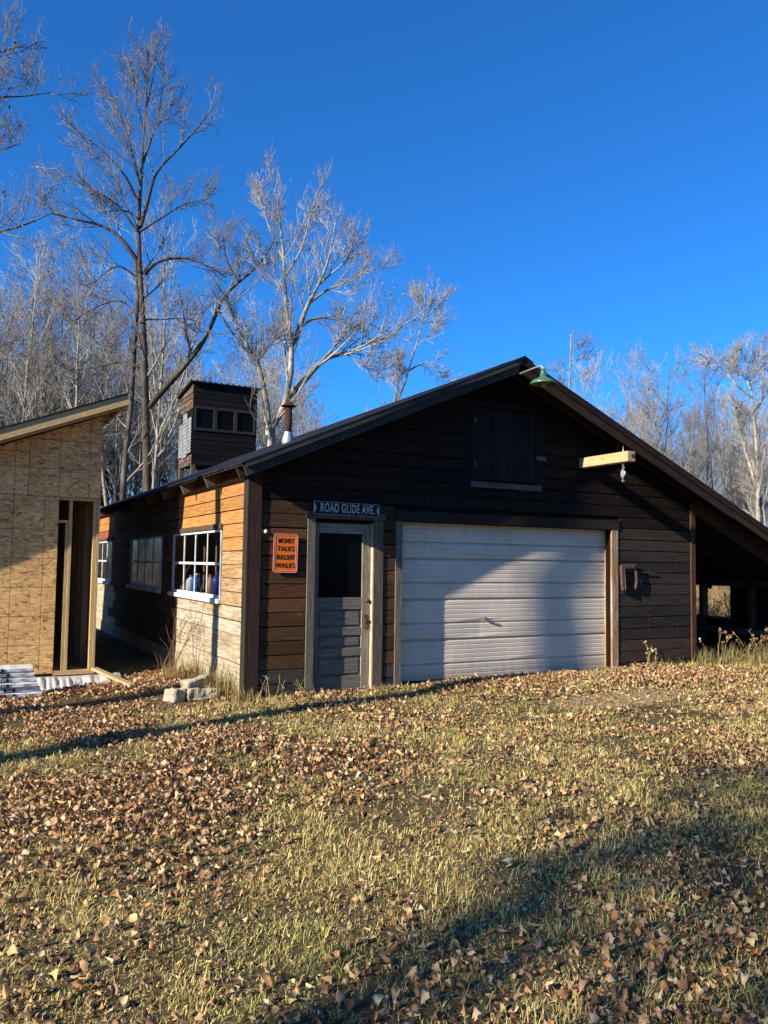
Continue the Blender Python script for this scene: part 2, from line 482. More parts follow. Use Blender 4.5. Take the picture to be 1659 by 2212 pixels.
# the worn wheel track of bare sandy soil beside the big door
sp = N(nt, 'ShaderNodeSeparateXYZ'); nt.links.new(tcw.outputs['Object'], sp.inputs[0])
def gauss(cx, cy, rx_, ry_):
    def term(sock, c0, r):
        s1 = N(nt, 'ShaderNodeMath', operation='SUBTRACT'); s1.inputs[1].default_value = c0; nt.links.new(sock, s1.inputs[0])
        s2 = N(nt, 'ShaderNodeMath', operation='DIVIDE'); s2.inputs[1].default_value = r; nt.links.new(s1.outputs[0], s2.inputs[0])
        s3 = N(nt, 'ShaderNodeMath', operation='POWER'); s3.inputs[1].default_value = 2; nt.links.new(s2.outputs[0], s3.inputs[0])
        return s3.outputs[0]
    a = N(nt, 'ShaderNodeMath', operation='ADD'); nt.links.new(term(sp.outputs[0], cx, rx_), a.inputs[0]); nt.links.new(term(sp.outputs[1], cy, ry_), a.inputs[1])
    w = N(nt, 'ShaderNodeMath', operation='ADD'); nt.links.new(a.outputs[0], w.inputs[0])
    o = N(nt, 'ShaderNodeMath', operation='MULTIPLY'); o.inputs[1].default_value = 0.9; nt.links.new(o1, o.inputs[0])
    nt.links.new(o.outputs[0], w.inputs[1])
    return ramp(nt, w.outputs[0], [(0.75, 1.0), (1.0, 0.0)])
c = mix(nt, c, mix(nt, (0.30, 0.235, 0.135), ramp(nt, o2, [(0.3, 0.7), (0.7, 1.2)]), 1.0, 'MULTIPLY'), gauss(4.3, -1.75, 1.9, 0.62))
nt.links.new(c, b.inputs['Base Color']); b.inputs['Roughness'].default_value = 0.95; b.inputs['Specular IOR Level'].default_value = 0.1
bump(nt, b, o2, 0.6, 0.02)
ground = mesh_obj('ground', np_mesh('ground', np.stack([GX, GY, GZ], -1), gf, True), m)
tag(ground, kind='structure')

# ------------------------------------------------------------------ barn
BX1 = 7.55; BLEN = 13.0; XR = 3.67; ZR = 4.405; SL = 0.434; OV = 0.53; EAVE_L = -0.28; EAVE_R = 10.9
GREC = 0.14
COS_R = math.cos(math.atan(SL))
def zroof(x): return ZR-SL*abs(x-XR)
barn = empty('barn', 'low dark wooden barn with gable front, white overhead door and lean-to', 'barn')

def plank(parent, name, L, H, T, loc, rz, color, mat, zl=None, cut=None, lap=0.004):
    """one siding board, length along local X, face towards local -Y; cut = (dx0, dx1) trims the top edge ends"""
    d0, d1 = cut if cut else (0.0, 0.0)
    e = 0.005
    v = [(0,0,0),(L,0,0),(L,-T-lap,0),(0,-T-lap,0),
         (0,-T-lap+0.001,H*0.22),(L,-T-lap+0.001,H*0.22),
         (d0,-T,H-e),(L-d1,-T,H-e),(d0,-T+e,H),(L-d1,-T+e,H),(d0,0,H),(L-d1,0,H)]
    f = [(0,1,2,3)[::-1],(3,2,5,4),(4,5,7,6),(6,7,9,8),(8,9,11,10),(0,3,4,6,8,10),(1,11,9,7,5,2),(0,10,11,1)]
    b = MB(); b.v = v; b.f = f
    return b.build(name, mat, parent, loc=loc, rot=(random.uniform(-1, 1)*0.006, random.uniform(-1, 1)*0.006/max(L, 1), rz), color=color)

def subtract(lo, hi, holes):
    segs = [(lo, hi)]
    for a, b_ in holes:
        out = []
        for s, e in segs:
            if b_ <= s or a >= e: out.append((s, e)); continue
            if a > s: out.append((s, a))
            if b_ < e: out.append((b_, e))
        segs = out
    return [(s, e) for s, e in segs if e-s > 0.03]

def split_runs(s, e, maxl):
    out = []
    while e-s > maxl*1.15:
        c = s+random.uniform(0.55, 1.0)*maxl
        out.append((s, c-0.002)); s = c+0.002
    out.append((s, e)); return out

def vary(c, a, alpha):
    k = 1+random.uniform(-a, a)
    return (c[0]*k*(1+random.uniform(-.10, .10)), c[1]*k, c[2]*k*(1+random.uniform(-.10, .10)), alpha)

# --- front wall
front = MB()
DX0, DX1, DZ1 = 0.80, 1.74, 2.13          # entry opening with its casing
GX0, GX1, GZ1 = 2.09, 5.76, 2.137         # overhead door opening
def wall_xz(mb, y0, y1, rects):
    for (x0, x1, z0, z1) in rects: mb.box(x0, x1, y0, y1, z0, z1)
wall_xz(front, 0.0, 0.10, [(0.0, DX0, -0.15, DZ1), (DX1, GX0, -0.15, DZ1), (GX1, BX1, -0.15, DZ1)])
zt = 2.72
front.poly([(0,0,DZ1+.005),(BX1,0,DZ1+.005),(BX1,0,zroof(BX1)-.06),(XR,0,ZR-.06),(0,0,zroof(0)-.06),
            (0,.1,DZ1+.005),(BX1,.1,DZ1+.005),(BX1,.1,zroof(BX1)-.06),(XR,.1,ZR-.06),(0,.1,zroof(0)-.06)],
           [(0,1,2,3,4),(9,8,7,6,5),(0,5,6,1),(1,6,7,2),(2,7,8,3),(3,8,9,4),(4,9,5,0)])
fw_ = front.build('front_wall', M_BACK, barn)
COURSE = 0.172
NAILS = []
LX0, LX1, LZ0, LZ1 = 3.22, 4.34, 2.74, 3.80   # loft door
k = 0
z = -0.055
while z < ZR-0.1:
    H = COURSE-0.010-random.random()*0.009
    zm = z+H*0.5
    xlo, xhi = 0.145, 7.47
    cut = (0, 0)
    dz = 0.09
    lo_b = XR-(ZR-dz-z)/SL; lo_t = XR-(ZR-dz-z-H)/SL
    hi_b = XR+(ZR-dz-z)/SL; hi_t = XR+(ZR-dz-z-H)/SL
    holes = []
    if zm < DZ1+0.09: holes.append((DX0-0.07 if zm < DZ1 else DX0-0.05, DX1+0.075))
    if zm < GZ1: holes.append((GX0-0.105, GX1+0.145))
    elif zm < GZ1+0.15: holes.append((GX0-0.12, GX1+0.17))
    if LZ0-0.09 < zm < LZ1+0.02: holes.append((LX0-0.06, LX1+0.06))
    a0, a1 = max(xlo, lo_b), min(xhi, hi_b)
    for s, e in subtract(a0, a1, holes):
        for (p, q) in split_runs(s, e, 2.9):
            c0 = max(0.0, lo_t-p) if p <= a0+1e-6 else 0.0
            c1 = max(0.0, q-hi_t) if q >= a1-1e-6 else 0.0
            if c0+c1 > q-p-0.05: continue
            xm = (p+q)/2
            if xm < 2.0 and zm < 2.35:
                base = (0.092, 0.038, 0.012) if zm > 0.35 else (0.05, 0.041, 0.033); al = 0.25 if zm > 0.35 else 0.8
            elif xm > 5.7 and zm < 2.2:
                base = (0.036, 0.023, 0.017); al = 0.25
            else:
                base = (0.013, 0.0055, 0.0035); al = 0.02  # near-black tint puts the overhang's shade into the gable boards
            xn = p+0.04
            while xn < q-0.02:
                if zroof(xn)-0.2 > z+H: NAILS += [(xn+random.uniform(-.01, .01), z+0.03), (xn+random.uniform(-.012, .012), z+H-0.035)]
                xn += 0.61
            plank(fw_, 'siding_board', q-p, H, 0.016, (p, -0.001, z), 0, vary(base, 0.42, al), M_DARK, cut=(c0, c1))
    z += COURSE; k += 1
nm = MB()
for xn, zn in NAILS:
    if random.random() < 0.8: nm.lathe([(0.0, 0.0), (0.005, 0.0), (0.005, 0.006)], 5, (0, 0, 0)); q0 = len(nm.v)-15; nm.v[q0:] = [(xn+a, -0.0235+c, zn+b) for a, b, c in nm.v[q0:]]
M_NAIL = plain('dull_nail_heads', (0.22, 0.20, 0.18), 0.5, 0.5, 20, 0.5)
nm.build('nail_heads', M_NAIL, fw_)['kind'] = 'stuff'
# trims on the front
def trim(name, x0, x1, y0, y1, z0, z1, color, mat=M_DARK, parent=None, vertical=None, bev=0.004):
    """trim board with the grain along its longest side"""
    sx_, sy_, sz_ = x1-x0, y1-y0, z1-z0
    c = ((x0+x1)/2, (y0+y1)/2, (z0+z1)/2)
    if sz_ >= max(sx_, sy_):
        b = MB().box(-sz_/2, sz_/2, -sy_/2, sy_/2, -sx_/2, sx_/2); rot = (0, -math.pi/2, 0)
    elif sx_ >= sy_:
        b = MB().box(-sx_/2, sx_/2, -sy_/2, sy_/2, -sz_/2, sz_/2); rot = (0, 0, 0)
    else:
        b = MB().box(-sy_/2, sy_/2, -sx_/2, sx_/2, -sz_/2, sz_/2); rot = (0, 0, math.pi/2)
    return b.build(name, mat, parent or barn, loc=c, rot=rot, color=color, bevel=bev)
DK = (0.075, 0.045, 0.032, 0.2)
trim('corner_board', 0.0, 0.135, -0.045, -0.003, -0.12, 2.76, (0.045, 0.022, 0.016, 0.1))
trim('corner_board', -0.045, -0.004, -0.045, 0.115, -0.12, 2.62, (0.030, 0.021, 0.014, 0.2))
trim('corner_board', 7.48, 7.585, -0.04, -0.003, 0.02, 2.61, (0.09, 0.038, 0.02, 0.2))
# entry door casing and reveal
cas = empty('door_frame', parent=barn)
GW = (0.15, 0.12, 0.09, 0.6)
trim('casing', DX0-0.06, DX0+0.045, -0.036, 0.10, -0.06, DZ1, GW, M_DOORWOOD, cas)
trim('casing', DX1-0.075, DX1+0.065, -0.036, -0.006, -0.06, DZ1, (0.12, 0.085, 0.06, 0.4), M_DOORWOOD, cas)
trim('jamb', DX1-0.075, DX1, -0.005, 0.10, -0.06, DZ1-0.03, (0.52, 0.46, 0.30, 0.2), M_DOORWOOD, cas)
trim('header', DX0-0.08, DX1+0.09, -0.040, 0.02, DZ1+0.003, DZ1+0.088, (0.11, 0.07, 0.045, 0.3), M_DOORWOOD, cas)
trim('threshold', DX0+0.05, DX1-0.08, -0.05, 0.12, -0.075, -0.035, (0.30, 0.28, 0.22, 0.6), M_DOORWOOD, cas)
# entry door
SX0, SX1, SZ0, SZ1, SY = DX0+0.05, DX1-0.08, -0.025, 2.085, 0.055
door = empty('door', parent=barn); tag(door, 'grey weathered entry door with dark upper pane')
DG = (0.19, 0.165, 0.125, 0.75); DC = (0.30, 0.27, 0.19, 0.4)
trim('stile', SX0, SX0+0.085, SY, SY+0.045, SZ0, SZ1, DG, M_DOORWOOD, door)
trim('stile', SX1-0.115, SX1, SY, SY+0.045, SZ0, SZ1, DC, M_DOORWOOD, door)
GZ_0, GZ_1 = 1.14, 1.955
rails = [(SZ0, 0.15), (0.40, 0.50), (0.66, 0.76), (0.99, GZ_0), (GZ_1, SZ1)]
for i, (a, b_) in enumerate(rails):
    trim('rail', SX0+0.085, SX1-0.115, SY+0.002, SY+0.043, a, b_, DG if i < 4 else DC, M_DOORWOOD, door)
for (a, b_) in ((0.15, 0.40), (0.50, 0.66), (0.76, 0.99)):
    trim('panel', SX0+0.085, SX1-0.115, SY+0.022, SY+0.036, a, b_, (0.15, 0.135, 0.115, 0.7), M_DOORWOOD, door)
    trim('panel_moulding', SX0+0.115, SX1-0.145, SY+0.010, SY+0.021, a+0.03, b_-0.03, (0.17, 0.15, 0.125, 0.8), M_DOORWOOD, door, bev=0.008)
MB().box(SX0+0.085, SX1-0.115, SY+0.018, SY+0.022, GZ_0, GZ_1).build('pane', M_BLACKPANE, door)
kb = MB().lathe([(0.0, 0.055), (0.022, 0.05), (0.03, 0.035), (0.022, 0.015), (0.012, 0.0)], 14)
kb.build('knob', M_BRASS, door, True, loc=(SX1-0.05, SY, 1.10), rot=(math.pi/2, 0, 0))
MB().box(-0.028, 0.028, -0.012, 0, -0.09, 0.09).build('latch_plate', M_BRASS, door, loc=(SX1-0.055, SY, 0.83), bevel=0.004)
MB().box(-0.02, 0.035, -0.045, -0.012, -0.015, 0.015).build('latch', M_IRON, door, loc=(SX1-0.055, SY, 0.84), bevel=0.004)
MB().tube([(-0.015, -0.03, 0.0), (-0.015, -0.045, -0.05), (-0.012, -0.04, -0.085)], 0.007, 8).build('padlock', M_BRASS, door, loc=(SX1-0.05, SY, 0.81))
# overhead door
og = empty('overhead_door', parent=barn); tag(og, 'white ribbed sectional overhead door')
def section_profile(h):
    """(z, out) points of one pressed-steel section: two raised bands with shallow ribs"""
    pts = [(0.0, -0.03), (0.004, -0.03), (0.010, 0.0)]
    def band(z0, z1, nribs):
        out = [(z0, 0.0)]
        w = (z1-z0)/nribs
        for i in range(nribs):
            a = z0+i*w
            out += [(a+w*0.10, 0.006), (a+w*0.80, 0.0075), (a+w*0.93, 0.002)]
        out.append((z1, 0.001)); return out
    pts += band(0.012, h*0.385, 3)
    pts += [(h*0.390, -0.020), (h*0.412, -0.020)]
    pts += band(h*0.42, h-0.02, 5)
    pts += [(h-0.012, -0.03), (h-0.001, -0.03)]
    return pts
NSEC = 4; SH = (GZ1+0.06)/NSEC
for i in range(NSEC):
    pr = section_profile(SH)
    b = MB(); n = len(pr)
    NX = 9
    vs = []
    for j in range(NX):
        x = GX0-0.05+(GX1-GX0+0.10)*j/(NX-1)
        for kk, (zz, oo) in enumerate(pr):
            wob = 0.011*math.sin(2.1*j+1.7*i)*math.sin(math.pi*kk/n)+(0.02 if (i, j) in ((0, 5), (1, 3)) and 4 < kk < 18 else 0)
            vs.append((x, -oo+wob*0.5, zz))
    fs = [(j*n+q, (j+1)*n+q, (j+1)*n+q+1, j*n+q+1) for j in range(NX-1) for q in range(n-1)]
    bb = len(vs)
    vs += [(GX0-0.05, 0.045, 0), (GX1+0.05, 0.045, 0), (GX1+0.05, 0.045, SH-.001), (GX0-0.05, 0.045, SH-.001)]
    fs.append((bb, bb+3, bb+2, bb+1))
    b.v = vs; b.f = fs
    b.build('door_section', M_GDOOR, og, loc=(0, GREC, 0.004+i*SH), color=(1, 1, 1, (0.9, 0.25, 0.1, 0.05)[i]))
MB().box(GX0-0.05, GX1+0.05, GREC-0.012, GREC+0.02, -0.045, 0.002).build('bottom_seal', M_BLACK, og)
hd = MB().tube([(-0.10, -0.035, 0.02), (-0.04, -0.05, 0.012), (0.06, -0.045, -0.012), (0.10, -0.03, -0.022)], 0.010, 8)
hd.tube([(0, 0.005, 0), (0, -0.05, 0)], 0.014, 8)
hd.build('handle', M_METAL, og, loc=(3.52, GREC-0.006, 0.83))
# its frame
gfm = empty('overhead_door_frame', parent=barn)
trim('jamb_post', GX0-0.10, GX0, -0.032, 0.12, -0.06, GZ1, (0.16, 0.13, 0.10, 0.5), M_DOORWOOD, gfm)
trim('jamb_post', GX1+0.004, GX1+0.135, -0.032, 0.135, -0.02, GZ1, (0.36, 0.20, 0.09, 0.55), M_WOOD, gfm)
trim('lintel', GX0-0.11, GX1+0.16, -0.036, 0.135, GZ1+0.003, GZ1+0.145, (0.026, 0.016, 0.012, 0.1), M_DARK, gfm)
# loft door
loft = empty('loft_door', parent=barn)
nb = 8
for i in range(nb):
    w = (LX1-LX0-0.08)/nb
    trim('plank', LX0+0.04+i*w+0.003, LX0+0.04+(i+1)*w-0.003, -0.020-0.004*random.random(), -0.002, LZ0+0.03, LZ1-0.03, vary((0.010, 0.009, 0.009), 0.4, 0.12), M_DARK, loft)
for x0, x1, z0, z1 in ((LX0-0.06, LX0+0.035, LZ0, LZ1), (LX1-0.035, LX1+0.06, LZ0, LZ1), (LX0-0.06, LX1+0.06, LZ1, LZ1+0.09)):
    trim('casing', x0, x1, -0.034, -0.004, z0+0.002, z1-0.002, (0.011, 0.008, 0.007, 0.1), M_DARK, loft)
trim('sill', LX0-0.06, LX1+0.05, -0.06, -0.004, LZ0-0.085, LZ0-0.004, (0.085, 0.078, 0.068, 0.5), M_DOORWOOD, loft)
trim('latch_bar', LX1-0.05, LX1+0.13, -0.062, -0.036, 3.10, 3.165, (0.15, 0.10, 0.08, 0.4), M_DARK, loft)
for zz in (2.98, 3.60):
    MB().box(0, 0.05, -0.045, -0.035, -0.045, 0.045).build('hinge', M_IRON, loft, loc=(LX0-0.02, 0, zz), bevel=0.003)

# --- left long wall with three windows
WINS = [(1.10, 3.72), (4.55, 7.27), (9.40, 12.1)]
WZ0, WZ1 = 1.10, 1.99
side = MB()
ys = [0.102]
for a, b_ in WINS: ys += [a-0.03, b_+0.03]
ys.append(BLEN)
for i in range(0, len(ys), 2): side.box(0, 0.10, ys[i], ys[i+1], -0.25, 2.62)
for a, b_ in WINS:
    side.box(0, 0.10, a-0.03, b_+0.03, -0.25, WZ0-0.03); side.box(0, 0.10, a-0.03, b_+0.03, WZ1+0.03, 2.62)
sw = side.build('long_wall', M_BACK, barn)
z = 0.17; ci = 0
while z < 2.60:
    H = min(COURSE-0.010-random.random()*0.003, 2.66-z)
    zm = z+H/2
    holes = []
    for a, b_ in WINS:
        if WZ0-0.10 < zm < WZ1+0.05: holes.append((a-0.075, b_+0.075))
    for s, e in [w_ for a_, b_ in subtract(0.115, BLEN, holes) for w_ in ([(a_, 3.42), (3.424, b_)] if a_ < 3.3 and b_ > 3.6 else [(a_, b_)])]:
        for (p, q) in split_runs(s, e, 3.4):
            t = min(1, max(0, (zm-0.75)/0.85))
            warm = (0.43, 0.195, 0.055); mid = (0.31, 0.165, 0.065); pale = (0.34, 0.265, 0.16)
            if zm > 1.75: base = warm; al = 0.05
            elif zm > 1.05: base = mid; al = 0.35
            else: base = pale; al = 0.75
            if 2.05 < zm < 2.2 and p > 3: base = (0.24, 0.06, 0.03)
            if p > 3.3 and (p+q)/2 < 9.2: base = (0.075, 0.036, 0.02); al = 0.1  # darker tint paints the shed's shadow into this stretch of boards
            # faces -X: local X runs along -Y
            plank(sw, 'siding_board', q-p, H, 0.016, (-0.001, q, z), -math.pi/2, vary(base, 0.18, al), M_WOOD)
    z += COURSE; ci += 1
MB().box(-0.035, -0.002, 0.116, BLEN, -0.3, 0.165).build('foundation_skirt', M_PLASTER, barn, bevel=0.006)
# windows
def make_window(y0, y1, jug=False):
    w = empty('window', parent=barn)
    H = WZ1-WZ0
    MB().box(-0.05, -0.012, y0-0.07, y1+0.07, WZ1+0.012, WZ1+0.085).build('window_head', M_DARK, w, color=(0.10, 0.06, 0.04, 0.4), bevel=0.004)
    MB().box(-0.075, 0.02, y0-0.07, y1+0.07, WZ0-0.075, WZ0-0.012).build('sill', M_WHITE, w, bevel=0.006)
    fr = 0.034
    MB().box(-0.022, 0.012, y0-0.01, y0+fr, WZ0-0.010, WZ1+0.010).build('frame', M_WHITE, w, bevel=0.004)
    MB().box(-0.022, 0.012, y1-fr, y1+0.01, WZ0-0.010, WZ1+0.010).build('frame', M_WHITE, w, bevel=0.004)
    MB().box(-0.028, 0.013, y0+fr, y1-fr, WZ1-0.022, WZ1+0.010).build('frame', M_WHITE, w, bevel=0.004)
    MB().box(-0.028, 0.013, y0+fr, y1-fr, WZ0-0.010, WZ0+0.03).build('frame', M_WHITE, w, bevel=0.004)
    zm = (WZ0+WZ1)/2
    MB().box(-0.020, 0.004, y0+fr, y1-fr, zm-0.018, zm+0.018).build('meeting_rail', M_WHITE, w, bevel=0.004)
    pw = (y1-y0-2*fr)/4
    for r, (za, zb) in enumerate(((WZ0+0.03, zm-0.018), (zm+0.018, WZ1-0.022))):
        for c_ in range(4):
            ya, yb = y0+fr+c_*pw, y0+fr+(c_+1)*pw
            if c_ < 3: MB().box(-0.014, 0.002, yb-0.010, yb+0.010, za, zb).build('muntin', M_WHITE, w, bevel=0.003)
            t = random.uniform(-0.003, 0.003)
            MB().poly([(t, ya, za), (-t, yb, za), (-t+0.003, yb, zb), (t+0.003, ya, zb)], [(3, 2, 1, 0)]).build('pane', M_GLASS, w, loc=(-0.006, 0, 0))
for (a, b_) in WINS: make_window(a, b_)
# inside: floor, far wall, studs and a shelf behind the panes
inn = MB(); inn.box(0.1, BX1, 0.15, BLEN, 0.0, 0.05); inn.build('floor', M_INNER, barn)
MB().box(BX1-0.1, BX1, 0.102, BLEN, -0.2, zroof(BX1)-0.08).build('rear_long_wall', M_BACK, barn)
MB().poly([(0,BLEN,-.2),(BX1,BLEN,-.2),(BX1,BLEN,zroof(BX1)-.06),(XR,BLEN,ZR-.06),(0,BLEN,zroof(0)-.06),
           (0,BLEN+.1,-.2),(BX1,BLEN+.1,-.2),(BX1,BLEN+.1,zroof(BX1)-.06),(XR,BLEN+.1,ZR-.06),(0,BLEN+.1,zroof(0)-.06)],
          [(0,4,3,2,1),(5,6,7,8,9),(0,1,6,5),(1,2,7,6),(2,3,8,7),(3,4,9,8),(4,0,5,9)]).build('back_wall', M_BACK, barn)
MB().box(2.3, 2.38, 0.25, BLEN-0.1, 0.05, 2.6).build('inner_partition', M_INNER, barn)
for yy in (0.75, 1.55, 2.25, 2.95, 3.85, 4.2, 5.2, 6.1, 7.0, 8.0, 8.9, 9.8, 10.7, 11.6):
    trim('stud', 0.11, 0.20, yy-0.02, yy+0.02, 0.06, WZ0-0.05, (0.28, 0.15, 0.07, 0.2), M_WOOD)
for yy in (1.75, 2.55, 3.2):
    trim('hanging_strip', 0.34, 0.36, yy-0.025, yy+0.025, 1.13, 2.35, (0.26, 0.13, 0.06, 0.2), M_WOOD)
trim('shelf', 0.022, 0.42, 1.12, 3.70, WZ0-0.045, WZ0-0.015, (0.25, 0.2, 0.13, 0.4), M_WOOD)

# --- roof
roof = empty('roof', parent=barn)
ang = math.atan(SL)
def roof_box(name, x0, x1, y0, y1, top_off, thick, mat, parent, color=None, bev=0.0):
    """slab following the slope between x0 and x1 (same side of the ridge); top_off below the roof surface"""
    za, zb = zroof(x0)-top_off, zroof(x1)-top_off
    b = MB().poly([(x0,y0,za-thick),(x1,y0,zb-thick),(x1,y1,zb-thick),(x0,y1,za-thick),(x0,y0,za),(x1,y0,zb),(x1,y1,zb),(x0,y1,za)],
                  [(0,3,2,1),(4,5,6,7),(0,1,5,4),(1,2,6,5),(2,3,7,6),(3,0,4,7)])
    return b.build(name, mat, parent, color=color, bevel=bev)
def slope_board(name, x0, x1, y0, y1, off, h, color, mat, parent, bev=0.004):
    """board along the slope with grain along it"""
    dx = x1-x0; L = math.hypot(dx, zroof(x1)-zroof(x0)); hv = h*COS_R
    sg = 1 if x0 < XR and x1 <= XR+1e-6 else -1
    b = MB().box(0, L, y0, y1, -hv, 0)
    return b.build(name, mat, parent, loc=(x0, 0, zroof(x0)-off), rot=(0, -ang*sg, 0), color=color, bevel=bev)
# roofing sheets
yb0, yb1 = -OV-0.03, BLEN+0.3
nsh = 15
for sidei, (xa, xb) in enumerate(((EAVE_L-0.03, XR), (XR, EAVE_R+0.03))):
    for i in range(nsh):
        y0 = yb0+(yb1-yb0)*i/nsh; y1 = yb0+(yb1-yb0)*(i+1)/nsh+0.03
        b = MB(); pts = []
        prof = []
        nr = 4
        for r in range(nr+1):
            yy = y0+(y1-y0)*r/nr
            prof += [(yy-0.02, 0.0), (yy-0.008, 0.016), (yy+0.008, 0.016), (yy+0.02, 0.0)]
        prof = [(min(max(yy, y0), y1), h+0.002*(i % 2)) for yy, h in prof]
        ev = random.uniform(-0.012, 0.012)
        xs = (xa+(ev if sidei == 0 else 0), xb+(ev if sidei else 0))
        for x in xs:
            for yy, h in prof: pts.append((x, yy, zroof(x)+0.006+h))
        n = len(prof)
        b.poly(pts, [(q, n+q, n+q+1, q+1) for q in range(n-1)])
        o = b.build('roofing_sheet', M_ROOF, roof)
        sd = o.modifiers.new('solid', 'SOLIDIFY'); sd.thickness = 0.003
MB().poly([(XR-0.16, yb0-0.02, zroof(XR-0.16)+0.03), (XR, yb0-0.02, ZR+0.04), (XR+0.16, yb0-0.02, zroof(XR+0.16)+0.03),
           (XR-0.16, yb1, zroof(XR-0.16)+0.03), (XR, yb1, ZR+0.04), (XR+0.16, yb1, zroof(XR+0.16)+0.03)],
          [(0, 1, 4, 3), (1, 2, 5, 4)]).build('ridge_cap', M_RUST, roof)
# deck planks seen from below at the front overhang and eave
for (xa, xb) in ((EAVE_L, XR), (XR, EAVE_R)):
    nd = int(abs(xb-xa)/0.19)
    for i in range(nd):
        x0 = xa+(xb-xa)*i/nd; x1 = xa+(xb-xa)*(i+1)/nd-0.006
        roof_box('deck_plank', x0, x1, -OV+0.03, BLEN+0.25, 0.0, 0.022, M_DARK, roof, vary((0.030, 0.020, 0.015), 0.3, 0.2))
# rake boards (front), doubled as on the photo's verge
slope_board('rake_board', EAVE_L, XR, -OV, -OV+0.028, 0.004, 0.165, (0.035, 0.031, 0.028, 0.5), M_DARK, roof)
slope_board('rake_trim', EAVE_L+0.02, XR, -OV-0.024, -OV-0.002, -0.004, 0.07, (0.045, 0.04, 0.036, 0.6), M_DARK, roof)
slope_board('rake_board', XR+0.002, 7.95, -OV, -OV+0.028, 0.004, 0.205, (0.034, 0.016, 0.010, 0.15), M_DARK, roof)
slope_board('rake_board', 7.955, EAVE_R, -OV, -OV+0.028, 0.004, 0.185, (0.046, 0.021, 0.012, 0.15), M_DARK, roof)
slope_board('rake_trim', XR+0.002, 5.6, -OV-0.024, -OV-0.002, -0.004, 0.085, (0.018, 0.010, 0.008, 0.1), M_DARK, roof)
slope_board('rake_trim', 5.605, EAVE_R, -OV-0.024, -OV-0.002, -0.004, 0.085, (0.026, 0.013, 0.009, 0.1), M_DARK, roof)
# inner fly rafters and rafters with tails
for yy in (-0.27,):
    slope_board('rafter', EAVE_L+0.01, XR-0.01, yy, yy+0.04, 0.024, 0.14, (0.03, 0.022, 0.017, 0.2), M_DARK, roof)
    slope_board('rafter', XR+0.01, EAVE_R-0.05, yy, yy+0.04, 0.024, 0.14, (0.03, 0.022, 0.017, 0.2), M_DARK, roof)
yy = 1.09
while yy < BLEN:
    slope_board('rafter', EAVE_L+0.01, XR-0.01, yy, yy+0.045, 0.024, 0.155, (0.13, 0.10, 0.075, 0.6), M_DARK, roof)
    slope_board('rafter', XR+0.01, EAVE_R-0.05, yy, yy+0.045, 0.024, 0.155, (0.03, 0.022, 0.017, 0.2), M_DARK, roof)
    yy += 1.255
# header rafter of the lean-to in line with the front wall
slope_board('rafter', BX1+0.05, EAVE_R-0.05, -0.02, 0.03, 0.024, 0.20, (0.085, 0.055, 0.038, 0.3), M_DARK, roof)
trim('frieze_board', -0.022, -0.003, 0.12, BLEN, 2.628, 2.76, (0.10, 0.055, 0.03, 0.2), M_DARK)
# stove pipe on the roof
px_, py_ = 1.43, 2.5; pz = zroof(px_)
MB().tube([(px_, py_, pz-0.1), (px_, py_, pz+0.57)], 0.058, 14).build('chimney_pipe', M_RUST, roof, True)
MB().lathe([(0.085, 0.0), (0.10, 0.06), (0.065, 0.17), (0.06, 0.20)], 18, (px_, py_, pz-0.02)).build('pipe_flashing', M_METAL, roof, True)
MB().lathe([(0.0, 0.085), (0.055, 0.05), (0.125, 0.0), (0.11, -0.004), (0.0, 0.03)], 18, (px_, py_, pz+0.59)).build('pipe_cap', M_RUST, roof, False)
MB().tube([(px_-0.05, py_, pz+0.54), (px_-0.05, py_, pz+0.62)], 0.006, 6).tube([(px_+0.05, py_, pz+0.54), (px_+0.05, py_, pz+0.62)], 0.006, 6).build('cap_bracket', M_IRON, roof)

# --- lean-to
lt = empty('lean_to', parent=barn)
LXW = 10.62; zl = zroof(LXW)-0.05
OPN = [(1.75, 2.31), (2.40, 2.75)]         # open window holes in its outer wall
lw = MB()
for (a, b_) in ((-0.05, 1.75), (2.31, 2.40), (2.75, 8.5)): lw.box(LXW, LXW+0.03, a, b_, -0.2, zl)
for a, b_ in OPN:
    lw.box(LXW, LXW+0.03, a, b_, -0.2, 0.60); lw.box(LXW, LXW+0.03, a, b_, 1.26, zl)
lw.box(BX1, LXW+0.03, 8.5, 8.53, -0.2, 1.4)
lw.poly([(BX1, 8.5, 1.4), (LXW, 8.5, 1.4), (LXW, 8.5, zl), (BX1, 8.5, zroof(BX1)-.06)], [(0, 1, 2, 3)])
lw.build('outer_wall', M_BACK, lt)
for yy in (0.0, 1.2, 2.36, 3.6, 5.2, 6.8):
    trim('post', LXW-0.12, LXW-0.002, yy-0.05, yy+0.05, -0.15, zl, (0.09, 0.065, 0.05, 0.4), M_DARK, lt)
trim('rail', LXW-0.16, LXW-0.122, -0.05, 8.4, 0.30, 0.40, (0.16, 0.13, 0.11, 0.5), M_DARK, lt)
trim('sill', LXW-0.10, LXW+0.04, 1.7, 2.8, 0.56, 0.60, (0.2, 0.16, 0.12, 0.5), M_DARK, lt)
trim('plate', LXW-0.12, LXW-0.002, -0.05, 8.45, zl-0.12, zl+0.0, (0.07, 0.05, 0.04, 0.3), M_DARK, lt)

